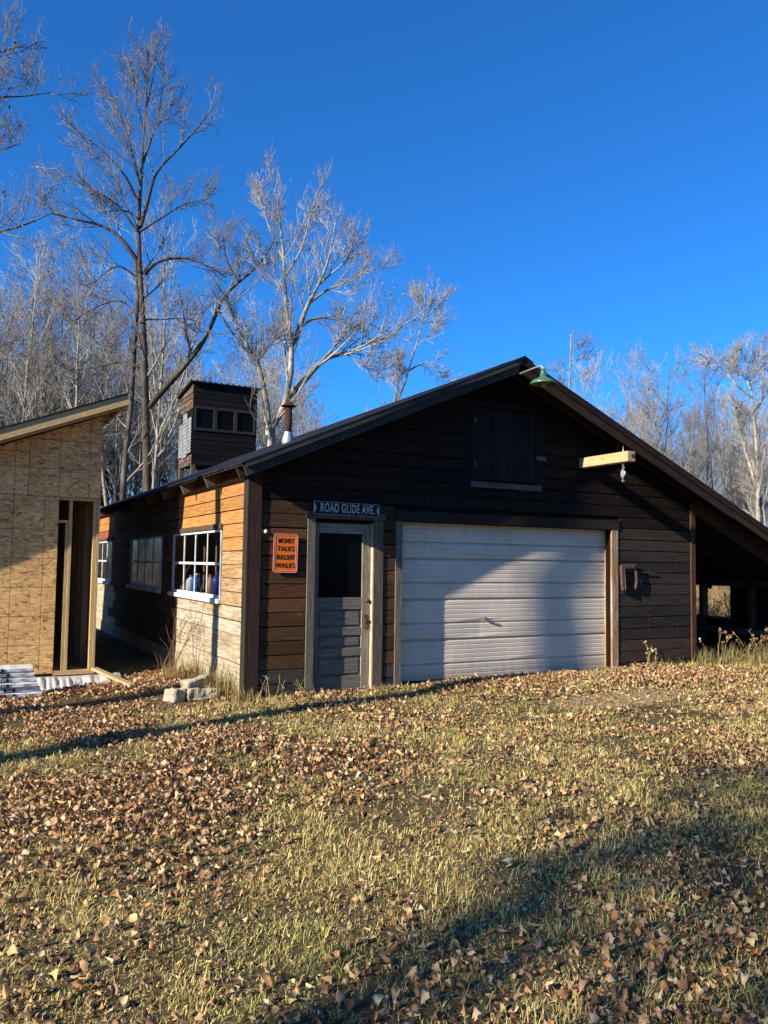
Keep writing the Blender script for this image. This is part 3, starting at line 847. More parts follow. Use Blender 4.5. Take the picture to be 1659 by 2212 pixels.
# ------------------------------------------------------------------ lettering helper
def text_mesh(txt, size, depth, narrow=1.0, bold=0.0, spacing=1.0):
    cu = bpy.data.curves.new('lettering', 'FONT')
    cu.body = txt; cu.size = size; cu.align_x = 'CENTER'; cu.align_y = 'CENTER'; cu.extrude = depth; cu.offset = bold
    cu.space_character = spacing; cu.resolution_u = 4
    ob = bpy.data.objects.new('tmp', cu); COL.objects.link(ob)
    dg = bpy.context.evaluated_depsgraph_get()
    me = bpy.data.meshes.new_from_object(ob.evaluated_get(dg))
    bpy.data.objects.remove(ob); bpy.data.curves.remove(cu)
    me.transform(Matrix.Diagonal((narrow, 1, 1, 1)))
    me.materials.clear()
    return me

def rounded(w, h, r, t, n=6):
    pts = []
    for cx, cz, a0 in ((w/2-r, h/2-r, 0), (-w/2+r, h/2-r, 90), (-w/2+r, -h/2+r, 180), (w/2-r, -h/2+r, 270)):
        for i in range(n+1):
            a = rad(a0+90*i/n); pts.append((cx+r*math.cos(a), cz+r*math.sin(a)))
    k = len(pts)
    b = MB()
    b.v = [(x, 0, z_) for x, z_ in pts]+[(x, -t, z_) for x, z_ in pts]
    b.f = [tuple(range(k)), tuple(range(2*k-1, k-1, -1))]+[(i, k+i, k+(i+1) % k, (i+1) % k) for i in range(k)]
    return b
def ring(w, h, r, wd, t, n=6):
    def pts_(w, h, r):
        out = []
        for cx, cz, a0 in ((w/2-r, h/2-r, 0), (-w/2+r, h/2-r, 90), (-w/2+r, -h/2+r, 180), (w/2-r, -h/2+r, 270)):
            for i in range(n+1):
                a = rad(a0+90*i/n); out.append((cx+r*math.cos(a), cz+r*math.sin(a)))
        return out
    a, c_ = pts_(w, h, r), pts_(w-2*wd, h-2*wd, max(r-wd, 0.002))
    k = len(a); b = MB()
    b.v = [(x, -t, z_) for x, z_ in a]+[(x, -t, z_) for x, z_ in c_]+[(x, 0, z_) for x, z_ in a]+[(x, 0, z_) for x, z_ in c_]
    for i in range(k):
        j = (i+1) % k
        b.f += [(i, j, k+j, k+i)[::-1], (i, 2*k+i, 2*k+j, j)[::-1], (k+i, k+j, 3*k+j, 3*k+i)[::-1]]
    return b

# street name sign over the entry
ss = empty('street_sign', 'black street name sign with grey letters over the entry door', 'sign', (1.262, -0.050, 2.262), 0)
ss.rotation_euler = (0, rad(0.6), 0)
rounded(0.93, 0.165, 0.006, 0.006).build('sign_plate', M_SIGNBLK, ss)
ring(0.925, 0.160, 0.006, 0.005, 0.003).build('sign_border', M_SIGNWHT, ss, loc=(0, -0.006, 0))
tx = text_mesh('ROAD GLIDE AVE.', 0.155, 0.0025, 0.56, 0.003, 1.10)
o = mesh_obj('lettering', tx, M_SIGNWHT, ss); o.rotation_euler = (math.pi/2, 0, 0); o.location = (0.012, -0.0075, 0.0)
for s in (-1, 1):
    b = MB(); n = 9
    pts = [(s*0.455, -0.055), (s*0.455, 0.055)] + [(s*(0.455-0.032*math.cos(a)), 0.055*math.sin(a)) for a in np.linspace(1.25, -1.25, n)]
    b.v = [(x, 0, z_) for x, z_ in pts]+[(x, -0.002, z_) for x, z_ in pts]
    k = len(pts)
    b.f = [tuple(range(k)), tuple(range(2*k-1, k-1, -1))]+[(i, k+i, k+(i+1) % k, (i+1) % k) for i in range(k)]
    b.build('sign_ornament', M_SIGNWHT, ss, loc=(0, -0.0065, 0))
# orange sign
osn = empty('slogan_sign', 'orange rounded metal sign with four dark embossed words left of the door', 'sign', (0.448, -0.042, 1.69))
osn.rotation_euler = (0, rad(0.8), 0)
rounded(0.315, 0.475, 0.035, 0.004).build('sign_plate', M_ORANGE, osn)
ring(0.315, 0.475, 0.035, 0.007, 0.004).build('sign_edge', M_PINK, osn, loc=(0, -0.004, 0))
ring(0.275, 0.435, 0.022, 0.0045, 0.003).build('sign_border', M_PINK, osn, loc=(0, -0.004, 0))
for txt, zz, sz, nr in (('MONEY', 0.148, 0.078, 0.68), ('TALKS', 0.052, 0.078, 0.90), ('BULLSHIT', -0.052, 0.078, 0.64), ('WALKS', -0.152, 0.080, 0.88)):
    o = mesh_obj('lettering', text_mesh(txt, sz*1.06, 0.0015, nr, 0.0004, 1.06), M_INK, osn)
    o.rotation_euler = (math.pi/2, 0, 0); o.location = (0, -0.0058, zz)

# small white insulator knob beside the sign
MBi = MB().lathe([(0.0, 0.05), (0.018, 0.046), (0.026, 0.03), (0.018, 0.018), (0.022, 0.0)], 14)
o = MBi.build('insulator', M_WHITE, None, True, loc=(0.19, -0.020, 1.945), rot=(math.pi/2, 0, 0))
tag(o, 'small white porcelain knob on the siding above the orange sign', 'insulator')

# gooseneck lamp at the peak
lamp = empty('barn_lamp', 'green enamel shade lamp on a bent pipe arm at the gable peak', 'lamp', (3.63, -OV-0.03, 4.20)); lamp.scale = (0.9, 0.9, 0.95)
MB().tube([(0, 0.06, 0.0), (0, -0.38, 0.02), (0, -0.46, 0.015), (0, -0.50, -0.015), (0, -0.505, -0.05)], 0.013, 10).build('arm', M_METAL, lamp, True)
prof = [(0.0, 0.0), (0.034, -0.002), (0.042, -0.05), (0.055, -0.11), (0.075, -0.130), (0.14, -0.155), (0.18, -0.185), (0.192, -0.215), (0.187, -0.218)]
o = MB().lathe(prof, 28, (0, -0.505, -0.035)).build('lamp_shade', M_GREEN, lamp, True)
prof2 = [(0.185, -0.217), (0.174, -0.188), (0.135, -0.160), (0.07, -0.135), (0.0, -0.12)]
MB().lathe(prof2, 28, (0, -0.505, -0.035)).build('shade_lining', M_SHADEIN, lamp, True)
MB().tube([(0, -0.505, -0.16), (0, -0.505, -0.235)], [0.028, 0.034], 12).lathe([(0.034, 0), (0.045, -0.03), (0.03, -0.06), (0.0, -0.068)], 12, (0, -0.505, -0.225)).build('bulb', M_TANP, lamp, True)

# hoist beam
beam = empty('hoist_beam', 'yellow new timber beam projecting from the gable', 'beam', (5.20, 0, 3.125))
bt = MB().box(0, 1.0, -0.072, 0.072, -0.072, 0.072).build('timber', M_LUMBER, beam, loc=(0, -0.01, 0), rot=(0, 0, -math.pi/2), bevel=0.006, color=(0.50, 0.36, 0.17, 0.3))
MB().lathe([(0.0, 0.012), (0.014, 0.01), (0.03, 0.004), (0.03, 0.0)], 12).build('bolt', M_IRON, beam, loc=(0.02, -1.011, 0.01), rot=(math.pi/2, 0, 0))
MB().tube([(0, -0.85, -0.075), (0, -0.85, 0.16)], 0.008, 8).build('rod', M_METAL, beam)
hk = empty('pulley_hook', 'small steel pulley hook hanging under the timber beam', 'hook', (5.20, -0.85, 3.05))
b = MB()
for i in range(3):
    zc = -0.02-0.035*i
    pts = [(0.014*math.cos(a)*(1 if i % 2 else 0), 0.014*math.cos(a)*(0 if i % 2 else 1), zc+0.022*math.sin(a)) for a in np.linspace(0, 2*math.pi, 11)]
    b.tube(pts, 0.004, 6, False)
b.build('chain', M_METAL, hk)
MB().lathe([(0.0, 0.012), (0.042, 0.012), (0.046, 0.006), (0.036, 0), (0.046, -0.006), (0.042, -0.012), (0, -0.012)], 18).build('pulley', M_METAL, hk, True, loc=(0, 0, -0.155), rot=(0, math.pi/2, 0))
MB().poly([(-.014,-.02,-.10),(-.014,.02,-.10),(-.014,.035,-.155),(-.014,.02,-.21),(-.014,-.02,-.21),(-.014,-.035,-.155),
           (-.018,-.02,-.10),(-.018,.02,-.10),(-.018,.035,-.155),(-.018,.02,-.21),(-.018,-.02,-.21),(-.018,-.035,-.155)],
          [(0,1,2,3,4,5),(11,10,9,8,7,6)]+[(i,6+i,6+(i+1)%6,(i+1)%6) for i in range(6)]).build('cheek_plate', M_METAL, hk)
MB().tube([(0,0,-.20),(0,0,-.225),(0,.018,-.245),(0,.005,-.268),(0,-.02,-.255)], 0.006, 8).build('hook_end', M_METAL, hk)
# rusty cast-iron frame hung on the wall right of the big door
yk = empty('iron_frame', 'rusty cast iron stirrup shaped frame hung on the siding right of the white door', 'iron frame', (6.06, -0.022, 1.58))
MB().bar((-.135, -.045, .0), (-.105, -.045, -.37), 0.05, 0.055, (0, 1, 0)).build('side_bar', M_IRON, yk, bevel=0.010)
MB().bar((-.105, -.075, -.03), (-.078, -.075, -.37), 0.014, 0.02, (0, 1, 0)).build('rib', M_IRON, yk, bevel=0.003)
MB().tube([(.145, -.04, .0), (.158, -.055, -.10), (.168, -.055, -.22), (.160, -.04, -.33)], [.020, .022, .022, .026], 8).build('side_bar', M_IRON, yk)
MB().bar((-.155, -.045, -.012), (.165, -.045, .004), 0.05, 0.075).build('cross_bar', M_IRON, yk, bevel=0.010)
for q in range(6): MB().box(-.10+q*.04, -.083+q*.04, -.078, -.070, -.03, .02).build('raised_rib', M_IRON, yk, bevel=0.002)
MB().box(-.11, .15, -.05, -.03, -.085, -.05).build('web', M_IRON, yk, bevel=0.01)
MB().tube([(.20, -.025, -.09), (.30, -.03, -.088), (.62, -.025, -.10)], [.014, .010, .008], 8).build('rod', M_IRON, yk)
MB().box(.15, .20, -.06, -.01, -.075, -.035).build('lug', M_IRON, yk, bevel=0.01)
MB().box(.145, .195, -.06, -.015, -.35, -.31).build('lug', M_IRON, yk, bevel=0.01)

# ------------------------------------------------------------------ jugs inside the first window
def jug(label, loc, r, h, m, mc, sq=False):
    j = empty('jug', label, 'jug', loc)
    MB().lathe([(0.0, 0), (r, 0.0), (r, h*0.65), (r*0.85, h*0.78), (r*0.4, h*0.88), (r*0.36, h*0.93)], 14 if not sq else 4).build('body', m, j, True)
    MB().lathe([(r*0.42, 0), (r*0.42, h*0.1), (0, h*0.1)], 12, (0, 0, h*0.92)).build('cap', mc, j, True)
jz = WZ0-0.013
jug('blue plastic jug on the shelf behind the front window', (0.105, 2.72, jz), 0.085, 0.30, M_BLUE, M_WHITE)
jug('white plastic jug on the shelf next to the blue one', (0.105, 3.02, jz), 0.08, 0.27, M_WHITE, M_BLUE)
jug('tan bottle with red cap on the shelf behind the front window', (0.105, 1.98, jz), 0.06, 0.30, M_TANP, M_REDP)
jug('navy canister standing at the near end of the window shelf', (0.105, 1.66, jz), 0.075, 0.34, M_NAVY, M_NAVY)

# ------------------------------------------------------------------ unfinished shed on the left
shed = empty('shed', 'unfinished strand board shed with single slope roof and open door gap', 'shed')
SHX1, SHY, SHX0, SHD = -1.25, 3.10, -6.2, 6.0
SSL = 0.40
def zs(x): return 3.86+SSL*(x-SHX1)      # roof surface
def osb(x0, x1, z0, z1, ztop=False, parent=None):
    b = MB(); t = 0.012
    zc0, zc1 = (min(z1, zs(x0)-0.17), min(z1, zs(x1)-0.17)) if ztop else (z1, z1)
    g = 0.002
    w = x1-x0
    b.poly([(g,0,0),(w-g,0,0),(w-g,0,zc1-z0-g),(g,0,zc0-z0-g),(g,-t,0),(w-g,-t,0),(w-g,-t,zc1-z0-g),(g,-t,zc0-z0-g)],
           [(0,3,2,1)[::-1],(4,5,6,7),(0,1,5,4)[::-1],(1,2,6,5)[::-1],(2,3,7,6)[::-1],(3,0,4,7)[::-1]])
    return b.build('strand_board_panel', M_OSB, parent or shed, loc=(x0, SHY-0.001*random.random(), z0), rot=(random.uniform(-.002, .002), 0, 0))
ODX0 = -1.815; OZ1 = 2.43; SB = -0.04
fwl = empty('front_wall', parent=shed)
xs = [ODX0, ODX0-1.0, ODX0-2.22, ODX0-3.44, SHX0]
for i in range(len(xs)-1): osb(xs[i+1], xs[i], SB, (2.468 if i == 0 else 2.398)-(0.0 if i < 2 else 0.6*(i-1)), True, fwl)
osb(SHX1-0.98, SHX1, OZ1+0.04, 5, True, fwl)
osb(ODX0-1.0, SHX1-0.982, 2.47, 5, True, fwl)
osb(SHX1-3.2, ODX0-1.002, 2.40, 5, True, fwl)
LC = (0.52, 0.36, 0.16, 0.3)
def lum(name, x0, x1, y0, y1, z0, z1, parent=None): return trim(name, x0, x1, y0, y1, z0, z1, vary(LC, 0.1, 0.3), M_LUMBER, parent or fwl, bev=0.003)
lum('bottom_plate', ODX0, SHX1, SHY-0.01, SHY+0.13, SB-0.03, SB+0.035)
lum('stud', SHX1-0.042, SHX1-0.002, SHY-0.012, SHY+0.13, SB+0.036, OZ1)
lum('stud', SHX1-0.088, SHX1-0.046, SHY-0.005, SHY+0.13, SB+0.036, OZ1)
lum('stud', SHX1-0.42, SHX1-0.378, SHY-0.005, SHY+0.13, SB+0.036, OZ1)
lum('stud', SHX1-0.462, SHX1-0.424, SHY+0.006, SHY+0.13, SB+0.036, 2.10)
lum('header', ODX0, SHX1, SHY-0.006, SHY+0.13, OZ1+0.001, OZ1+0.038)
lum('blocking', ODX0, SHX1-0.424, SHY+0.01, SHY+0.13, 2.102, 2.14)
for i in range(1, 10):
    x = SHX1-0.02
    lum('stud', x-0.09, x, SHY+0.13+i*0.6, SHY+0.17+i*0.6, SB, zs(SHX1)-0.25, shed)
MB().box(SHX1+0.0, SHX1+0.012, SHY+0.14, SHY+SHD, SB, zs(SHX1)-0.17).build('high_wall', M_OSB, shed)
MB().box(SHX0, SHX0+0.012, SHY+0.01, SHY+SHD, SB, zs(SHX0)-0.17).build('low_wall', M_OSB, shed)
MB().poly([(SHX0, SHY+SHD, SB), (SHX1, SHY+SHD, SB), (SHX1, SHY+SHD, zs(SHX1)-.17), (SHX0, SHY+SHD, zs(SHX0)-.17)], [(0, 1, 2, 3)]).build('back_wall', M_OSB, shed)
MB().box(SHX0, SHX1, SHY+0.14, SHY+SHD-0.01, SB-0.03, SB+0.02).build('floor', M_OSB, shed)
MB().box(SHX0+0.05, SHX1-0.05, SHY+0.06, SHY+SHD-0.05, -0.5, SB-0.035).build('foundation', M_CONC, shed)
# its roof
srf = empty('roof', parent=shed)
SO = 0.45; RX1 = SHX1+0.25; RX0 = SHX0-0.4
def sslab(name, x0, x1, y0, y1, off, th, mat, col=None):
    return MB().poly([(x0,y0,zs(x0)-off-th),(x1,y0,zs(x1)-off-th),(x1,y1,zs(x1)-off-th),(x0,y1,zs(x0)-off-th),(x0,y0,zs(x0)-off),(x1,y0,zs(x1)-off),(x1,y1,zs(x1)-off),(x0,y1,zs(x0)-off)],
                     [(0,3,2,1),(4,5,6,7),(0,1,5,4),(1,2,6,5),(2,3,7,6),(3,0,4,7)]).build(name, mat, srf, color=col)
sslab('roofing', RX0, RX1+0.02, SHY-SO-0.02, SHY+SHD+0.3, -0.03, 0.018, M_BLACK)
sslab('roof_deck', RX0, RX1, SHY-SO+0.04, SHY+SHD+0.28, -0.010, 0.014, M_OSB)
sa = math.atan(SSL); L = (RX1-RX0)/math.cos(sa)
MB().box(0, L, 0, 0.038, -0.145, 0.0).build('rake_board', M_LUMBER, srf, loc=(RX0, SHY-SO, zs(RX0)+0.008), rot=(0, -sa, 0), bevel=0.003, color=(0.56, 0.38, 0.17, 0.25))
MB().box(0, 2.4, 0, 0.03, -0.06, 0.0).build('rake_trim', M_LUMBER, srf, loc=(RX0, SHY-SO-0.031, zs(RX0)+0.004), rot=(0, -sa, 0), bevel=0.003, color=(0.50, 0.33, 0.14, 0.25))
for i in range(10):
    yy = SHY-SO+0.045+i*0.62
    MB().box(0, L-0.03, 0, 0.038, -0.14, 0.0).build('rafter', M_LUMBER, srf, loc=(RX0+0.01, yy+(0.36 if i else 0.0), zs(RX0)-0.026), rot=(0, -sa, 0), bevel=0.003, color=vary(LC, 0.1, 0.2))
for xx in (SHX1-0.3, SHX1-1.5, SHX1-2.7, SHX1-3.9):
    trim('lookout', xx-0.019, xx+0.019, SHY-SO+0.085, SHY+0.4, zs(xx)-0.13, zs(xx)-0.03, vary(LC, 0.1, 0.2), M_LUMBER, srf)
trim('fascia', RX1-0.045, RX1-0.005, SHY-SO+0.04, SHY+SHD+0.28, zs(RX1)-0.17, zs(RX1)-0.03, vary(LC, 0.1, 0.2), M_LUMBER, srf)

# shingle bundles
bx0, by0 = -3.12, 1.62
BNAMES = ['topmost', 'second from the top', 'third from the top', 'fourth from the top', 'fifth from the top', 'sixth from the top', 'lowest']
zb = float(gz(-2.7, 1.8))-0.02
for i in range(7):
    j = 6-i
    off = [0.00, 0.03, 0.01, -0.02, -0.045, -0.055, -0.085][i]+random.uniform(-.008, .008)
    bd = empty('shingle_bundle', 'white wrapped shingle bundle, %s of the stack by the shed' % BNAMES[j], 'shingle bundle',
               (bx0+off, by0+random.uniform(-.02, .02), zb), rad(random.uniform(-1.5, 1.5)), 'shingle bundles stacked by the shed')
    h = 0.060; Lb = 1.0; W = 0.34
    b = MB(); nx = 12; pts = []
    for q in range(nx+1):
        x = Lb*q/nx; bul = 0.004*math.sin(q*2.3+i)
        for (yy, zz) in ((0.012, 0), (0, 0.012), (-bul, h*0.5), (0, h-0.012), (0.012, h-0.002+bul), (W-0.012, h-0.002+bul), (W, h*0.5), (W-0.01, 0)):
            pts.append((x, yy, zz))
    fs = [(q*8+e, (q+1)*8+e, (q+1)*8+(e+1) % 8, q*8+(e+1) % 8) for q in range(nx) for e in range(8)]
    fs = [f[::-1] for f in fs]
    fs += [tuple(range(8)), tuple(nx*8+e for e in range(7, -1, -1))]
    b.v = pts; b.f = fs
    b.build('wrapper', M_WRAP, bd)
    blk = MB().box(0.55+0.02*(i % 3), 0.68+0.02*(i % 3), -0.0075, -0.005, 0.008, h-0.008); blk.build('label_patch', M_INK, bd)
    if i in (0, 1, 4): MB().box(0.05, 0.545+0.02*(i % 3), -0.0072, -0.005, 0.003, h-0.004).build('label_patch', M_RED, bd)
    o = mesh_obj('lettering', text_mesh('TXT', 0.042, 0.0006, 0.95, 0.001), M_WRAP, bd); o.rotation_euler = (math.pi/2, 0, 0); o.location = (0.615+0.02*(i % 3), -0.0085, h/2)
    for lz in (0.38, 0.62):
        MB().box(0.84, 0.84+0.09*(1 if lz < 0.5 else 0.8), -0.0066, -0.005, h*lz-0.003, h*lz+0.003).build('label_patch', M_GREYINK, bd)
    zb += h+0.001

# plastic sheeting along the shed base
m, nt, b = new_mat('milky_plastic_sheet')
b.inputs['Base Color'].default_value = (0.55, 0.55, 0.53, 1); b.inputs['Roughness'].default_value = 0.28; b.inputs['Specular IOR Level'].default_value = 0.6
out = nt.nodes['Material Output']; tl = N(nt, 'ShaderNodeBsdfTranslucent'); tl.inputs[0].default_value = (0.5, 0.5, 0.48, 1)
ms = N(nt, 'ShaderNodeMixShader'); ms.inputs[0].default_value = 0.25
nt.links.new(b.outputs[0], ms.inputs[1]); nt.links.new(tl.outputs[0], ms.inputs[2]); nt.links.new(ms.outputs[0], out.inputs[0])
nu, nv = 90, 26
U, V = np.meshgrid(np.linspace(0, 1, nu), np.linspace(0, 1, nv))
X = -2.25+1.35*U
wv = fbm(U*5, V*0.9, 0.8, 21); wv2 = fbm(U*13, V*1.0, 0.9, 33)
Y = SHY+0.02-V*(0.62+0.30*wv)-0.05*np.sin(U*19)*V
G = gz(X, Y)
drop = np.clip(1-V/0.35, 0, 1)
Z = G+0.02+(SB-0.04-G-0.02)*drop**0.8+0.10*np.abs(wv-0.5)*2*np.clip(V*4, 0, 1)*(1-V*0.6)+0.06*(np.abs(wv2-0.5)*2)*np.clip(V*5, 0, 1)
Z = np.maximum(Z, G+0.012)
ii = np.arange(nu*nv).reshape(nv, nu)
pf = np.stack([ii[:-1, :-1], ii[:-1, 1:], ii[1:, 1:], ii[1:, :-1]], -1).reshape(-1, 4)[:, ::-1]
ps = mesh_obj('plastic_sheet', np_mesh('plastic_sheet', np.stack([X, Y, Z], -1), pf, True), m)
tag(ps, 'crumpled milky plastic sheet along the shed base', 'plastic sheet')
sl = MB().box(0, 1.7, -0.045, 0.045, -0.02, 0.02).build('lumber_plank', M_LUMBER, None, loc=(-1.02, 1.45, float(gz(-1.02, 1.45))+0.065), rot=(0, rad(-1), rad(98)), bevel=0.003, color=(0.42, 0.30, 0.15, 0.5))
tag(sl, 'loose sawn plank lying in the gap between shed and barn', 'plank')

# concrete lumps by the corner
def lump(label, loc, size, rot, seed):
    r = random.Random(seed)
    b = MB().box(-size[0]/2, size[0]/2, -size[1]/2, size[1]/2, -size[2]/2, size[2]/2)
    b.v = [(x+r.uniform(-.02, .02), y+r.uniform(-.02, .02), z_+r.uniform(-.015, .015)) for x, y, z_ in b.v]
    o = b.build('concrete_block', M_CONC, None, loc=loc, rot=rot, bevel=0.012)
    sb = o.modifiers.new('sub', 'SUBSURF'); sb.subdivision_type = 'SIMPLE'; sb.levels = 4; sb.render_levels = 4
    tx_ = bpy.data.textures.new('rough', 'CLOUDS'); tx_.noise_scale = 0.11
    dm = o.modifiers.new('disp', 'DISPLACE'); dm.texture = tx_; dm.strength = 0.07; dm.mid_level = 0.5
    return tag(o, label, 'concrete block')
gzb = float(gz(-0.5, 0.45))
lump('broken concrete block tilted on top of the other two by the barn corner', (-0.47, 0.50, gzb+0.19), (0.30, 0.17, 0.12), (rad(4), rad(-14), rad(14)), 1)
lump('flat concrete slab under the tilted block by the barn corner', (-0.42, 0.40, gzb+0.07), (0.36, 0.26, 0.13), (0, rad(3), rad(-8)), 2)
lump('pale concrete cube left of the stacked slabs by the barn corner', (-0.72, 0.42, gzb+0.06), (0.17, 0.18, 0.15), (0, rad(5), rad(22)), 3)

# ------------------------------------------------------------------ raised hut behind the barn
hut = empty('raised_hut', 'tall weathered plank hut on posts with three dark panes behind the barn', 'hut', (3.4, 16.0, 0))
HW, HD, HZ0, HZ1 = 2.12, 1.60, 4.62, 7.22
hwl = MB(); hwl.box(0.02, HW-0.02, 0.02, HD-0.02, HZ0+0.02, 5.72)
hwl.box(0.02, HW-0.02, 0.02, HD-0.02, 6.50, HZ1-0.25)
hwl.box(0.02, 0.12, 0.02, HD-0.02, 5.72, 6.5); hwl.box(HW-0.12, HW-0.02, 0.02, HD-0.02, 5.72, 6.5); hwl.box(0.12, HW-0.12, HD-0.1, HD-0.02, 5.72, 6.5)
core = hwl.build('wall', M_BACK, hut)
z = HZ0
while z < HZ1-0.05:
    H = random.uniform(0.13, 0.19)
    zm = z+H/2
    segs = subtract(0, HW, [(0.05, HW-0.05)] if 5.72 < zm < 6.50 else [])
    for (p, q) in segs:
        plank(core, 'plank', q-p, H-0.012, 0.018+random.random()*0.012, (p, 0.018, z), 0, vary((0.004, 0.004, 0.0045), 0.8, 0.03), M_DARK)  # front tinted near black, the weak grazing light put into its colour
    if zm < 5.0 or zm > 6.35:
        plank(core, 'plank', HD, H-0.012, 0.018+random.random()*0.012, (0.018, HD, z), -math.pi/2, vary((0.075, 0.04, 0.03), 0.5, 0.2), M_WOOD)
    z += H
for i in range(3):
    x0 = 0.05+i*(HW-0.1)/3; x1 = 0.05+(i+1)*(HW-0.1)/3
    wf = empty('window', parent=hut)
    for (a, b_, c_, d) in ((x0, x1, 5.72, 5.80), (x0, x1, 6.42, 6.50), (x0, x0+0.06, 5.802, 6.418), (x1-0.06, x1, 5.802, 6.418)):
        trim('frame', a, b_, -0.035, 0.03, c_, d, (0.030, 0.028, 0.026, 0.1), M_DOORWOOD, wf)
    MB().box(x0+0.06, x1-0.06, 0.0, 0.006, 5.80, 6.42).build('pane', M_BLACKPANE, wf)
# corrugated metal on its lit side
for i in range(3):
    y0 = 0.03+i*0.50; b = MB(); nn = 46
    vs = []; top, bot = ((6.15, 5.0), (6.35, 4.9), (6.05, 4.95))[i]
    for q in range(nn+1):
        zz = bot+(top-bot)*q/nn; o_ = 0.012*math.sin(q*2*math.pi/4)
        vs += [(-0.04-0.006*i-o_, y0, zz), (-0.04-0.006*i-o_, y0+0.53, zz)]
    b.v = vs; b.f = [(2*q, 2*q+2, 2*q+3, 2*q+1) for q in range(nn)]
    o = b.build('corrugated_sheet', M_METAL, hut); sd = o.modifiers.new('s', 'SOLIDIFY'); sd.thickness = 0.003
for x, y in ((0.06, 0.06), (HW-0.06, 0.06), (0.06, HD-0.06), (HW-0.06, HD-0.06)):
    trim('post', x-0.07, x+0.07, y-0.07, y+0.07, -0.4, HZ0+0.01, (0.12, 0.10, 0.085, 0.6), M_DARK, hut)
MB().poly([(-0.12,-0.1,HZ1+0.03),(HW+0.1,-0.1,HZ1+0.03),(HW+0.1,HD+0.1,HZ1-0.22),(-0.12,HD+0.1,HZ1-0.22),(-0.12,-0.1,HZ1+0.07),(HW+0.1,-0.1,HZ1+0.07),(HW+0.1,HD+0.1,HZ1-0.18),(-0.12,HD+0.1,HZ1-0.18)],
          [(0,3,2,1),(4,5,6,7),(0,1,5,4),(1,2,6,5),(2,3,7,6),(3,0,4,7)]).build('roof', M_BLACK, hut)
for i in range(12):
    MB().tube([(-0.1+i*0.195, -0.12, HZ1+0.075), (-0.1+i*0.195, HD+0.1, HZ1-0.175)], 0.03, 6).build('roof_rib', M_BLACK, hut)

# ------------------------------------------------------------------ trees
def nrm(a): return a/np.maximum(np.linalg.norm(a, axis=-1, keepdims=True), 1e-9)

def resample(P, K):
    P = np.asarray(P, float); d = np.concatenate([[0], np.cumsum(np.linalg.norm(np.diff(P, axis=0), axis=1))])
    t = np.linspace(0, d[-1], K)
    return np.stack([np.interp(t, d, P[:, i]) for i in range(3)], 1)

def smooth_path(P, K):
    """Catmull-Rom through the points"""
    P = np.asarray(P, float)
    if len(P) < 3: return resample(P, K)
    Q = np.vstack([2*P[0]-P[1], P, 2*P[-1]-P[-2]]); out = []
    for i in range(1, len(Q)-2):
        p0, p1, p2, p3 = Q[i-1:i+3]
        for t in np.linspace(0, 1, 6, endpoint=False):
            out.append(0.5*((2*p1)+(-p0+p2)*t+(2*p0-5*p1+4*p2-p3)*t*t+(-p0+3*p1-3*p2+p3)*t**3))
    out.append(P[-1])
    return resample(np.array(out), K)

def tubes(P, R, S):
    """P (N,K,3), R (N,K) -> verts, quads"""
    Nn, K, _ = P.shape
    T = nrm(np.gradient(P, axis=1))
    mt = nrm(P[:, -1]-P[:, 0])
    ref = np.where(np.abs(mt[:, 2:3]) < 0.8, np.array([[0, 0, 1.0]]), np.array([[1.0, 0, 0]]))[:, None, :]
    U = nrm(np.cross(T, np.broadcast_to(ref, T.shape))); W = np.cross(T, U)
    a = np.arange(S)*2*np.pi/S
    V = P[:, :, None, :]+R[:, :, None, None]*(np.cos(a)[None, None, :, None]*U[:, :, None, :]+np.sin(a)[None, None, :, None]*W[:, :, None, :])
    I = np.arange(Nn*K*S).reshape(Nn, K, S)
    J = np.roll(I, -1, axis=2)
    F = np.stack([I[:, :-1], J[:, :-1], J[:, 1:], I[:, 1:]], -1).reshape(-1, 4)
    return V.reshape(-1, 3), F

def join(parts):
    vs, fs, o = [], [], 0
    for v, f in parts:
        vs.append(v); fs.append(f+o); o += len(v)
    return np.concatenate(vs), np.concatenate(fs)

def spawn(P, R, rng, n, t0, t1, ang, angv, lenf, lenv, up, wig, K, rf, rmin, shade=0.65, lmin=0.0):
    Nn, KP, _ = P.shape
    L = np.linalg.norm(np.diff(P, axis=1), axis=2).sum(1)
    t = (np.arange(n)[None, :]+rng.random((Nn, n)))/n
    t = t0+(t1-t0)*t
    fi = t*(KP-1); i0 = np.clip(np.floor(fi).astype(int), 0, KP-2); fr = fi-i0
    ar = np.arange(Nn)[:, None]
    p = P[ar, i0]*(1-fr[..., None])+P[ar, i0+1]*fr[..., None]
    T = nrm(P[ar, i0+1]-P[ar, i0])
    r = R[ar, i0]*(1-fr)+R[ar, i0+1]*fr
    p = p.reshape(-1, 3); T = T.reshape(-1, 3); r = r.reshape(-1)
    ln = np.repeat(L, n)*lenf*(1.08-shade*t.reshape(-1))*(1+lenv*(rng.random(len(p))*2-1))
    ln = np.maximum(ln, lmin)
    u = nrm(np.cross(T, rng.normal(size=T.shape))); 
    a = ang+angv*(rng.random(len(p))*2-1)
    d = nrm(np.cos(a)[:, None]*T+np.sin(a)[:, None]*u)
    pts = [p]
    step = (ln/(K-1))[:, None]
    for _ in range(K-1):
        d = nrm(d+np.array([0, 0, up])+wig*rng.normal(size=d.shape))
        pts.append(pts[-1]+d*step)
    C = np.stack(pts, 1)
    r0 = np.maximum(r*rf, rmin*1.3)
    Rr = r0[:, None]*np.linspace(1, 0.28, K)[None, :]
    return C, np.maximum(Rr, rmin)

def taper(r0, r1, K, p=0.8): return r0+(r1-r0)*np.linspace(0, 1, K)**p

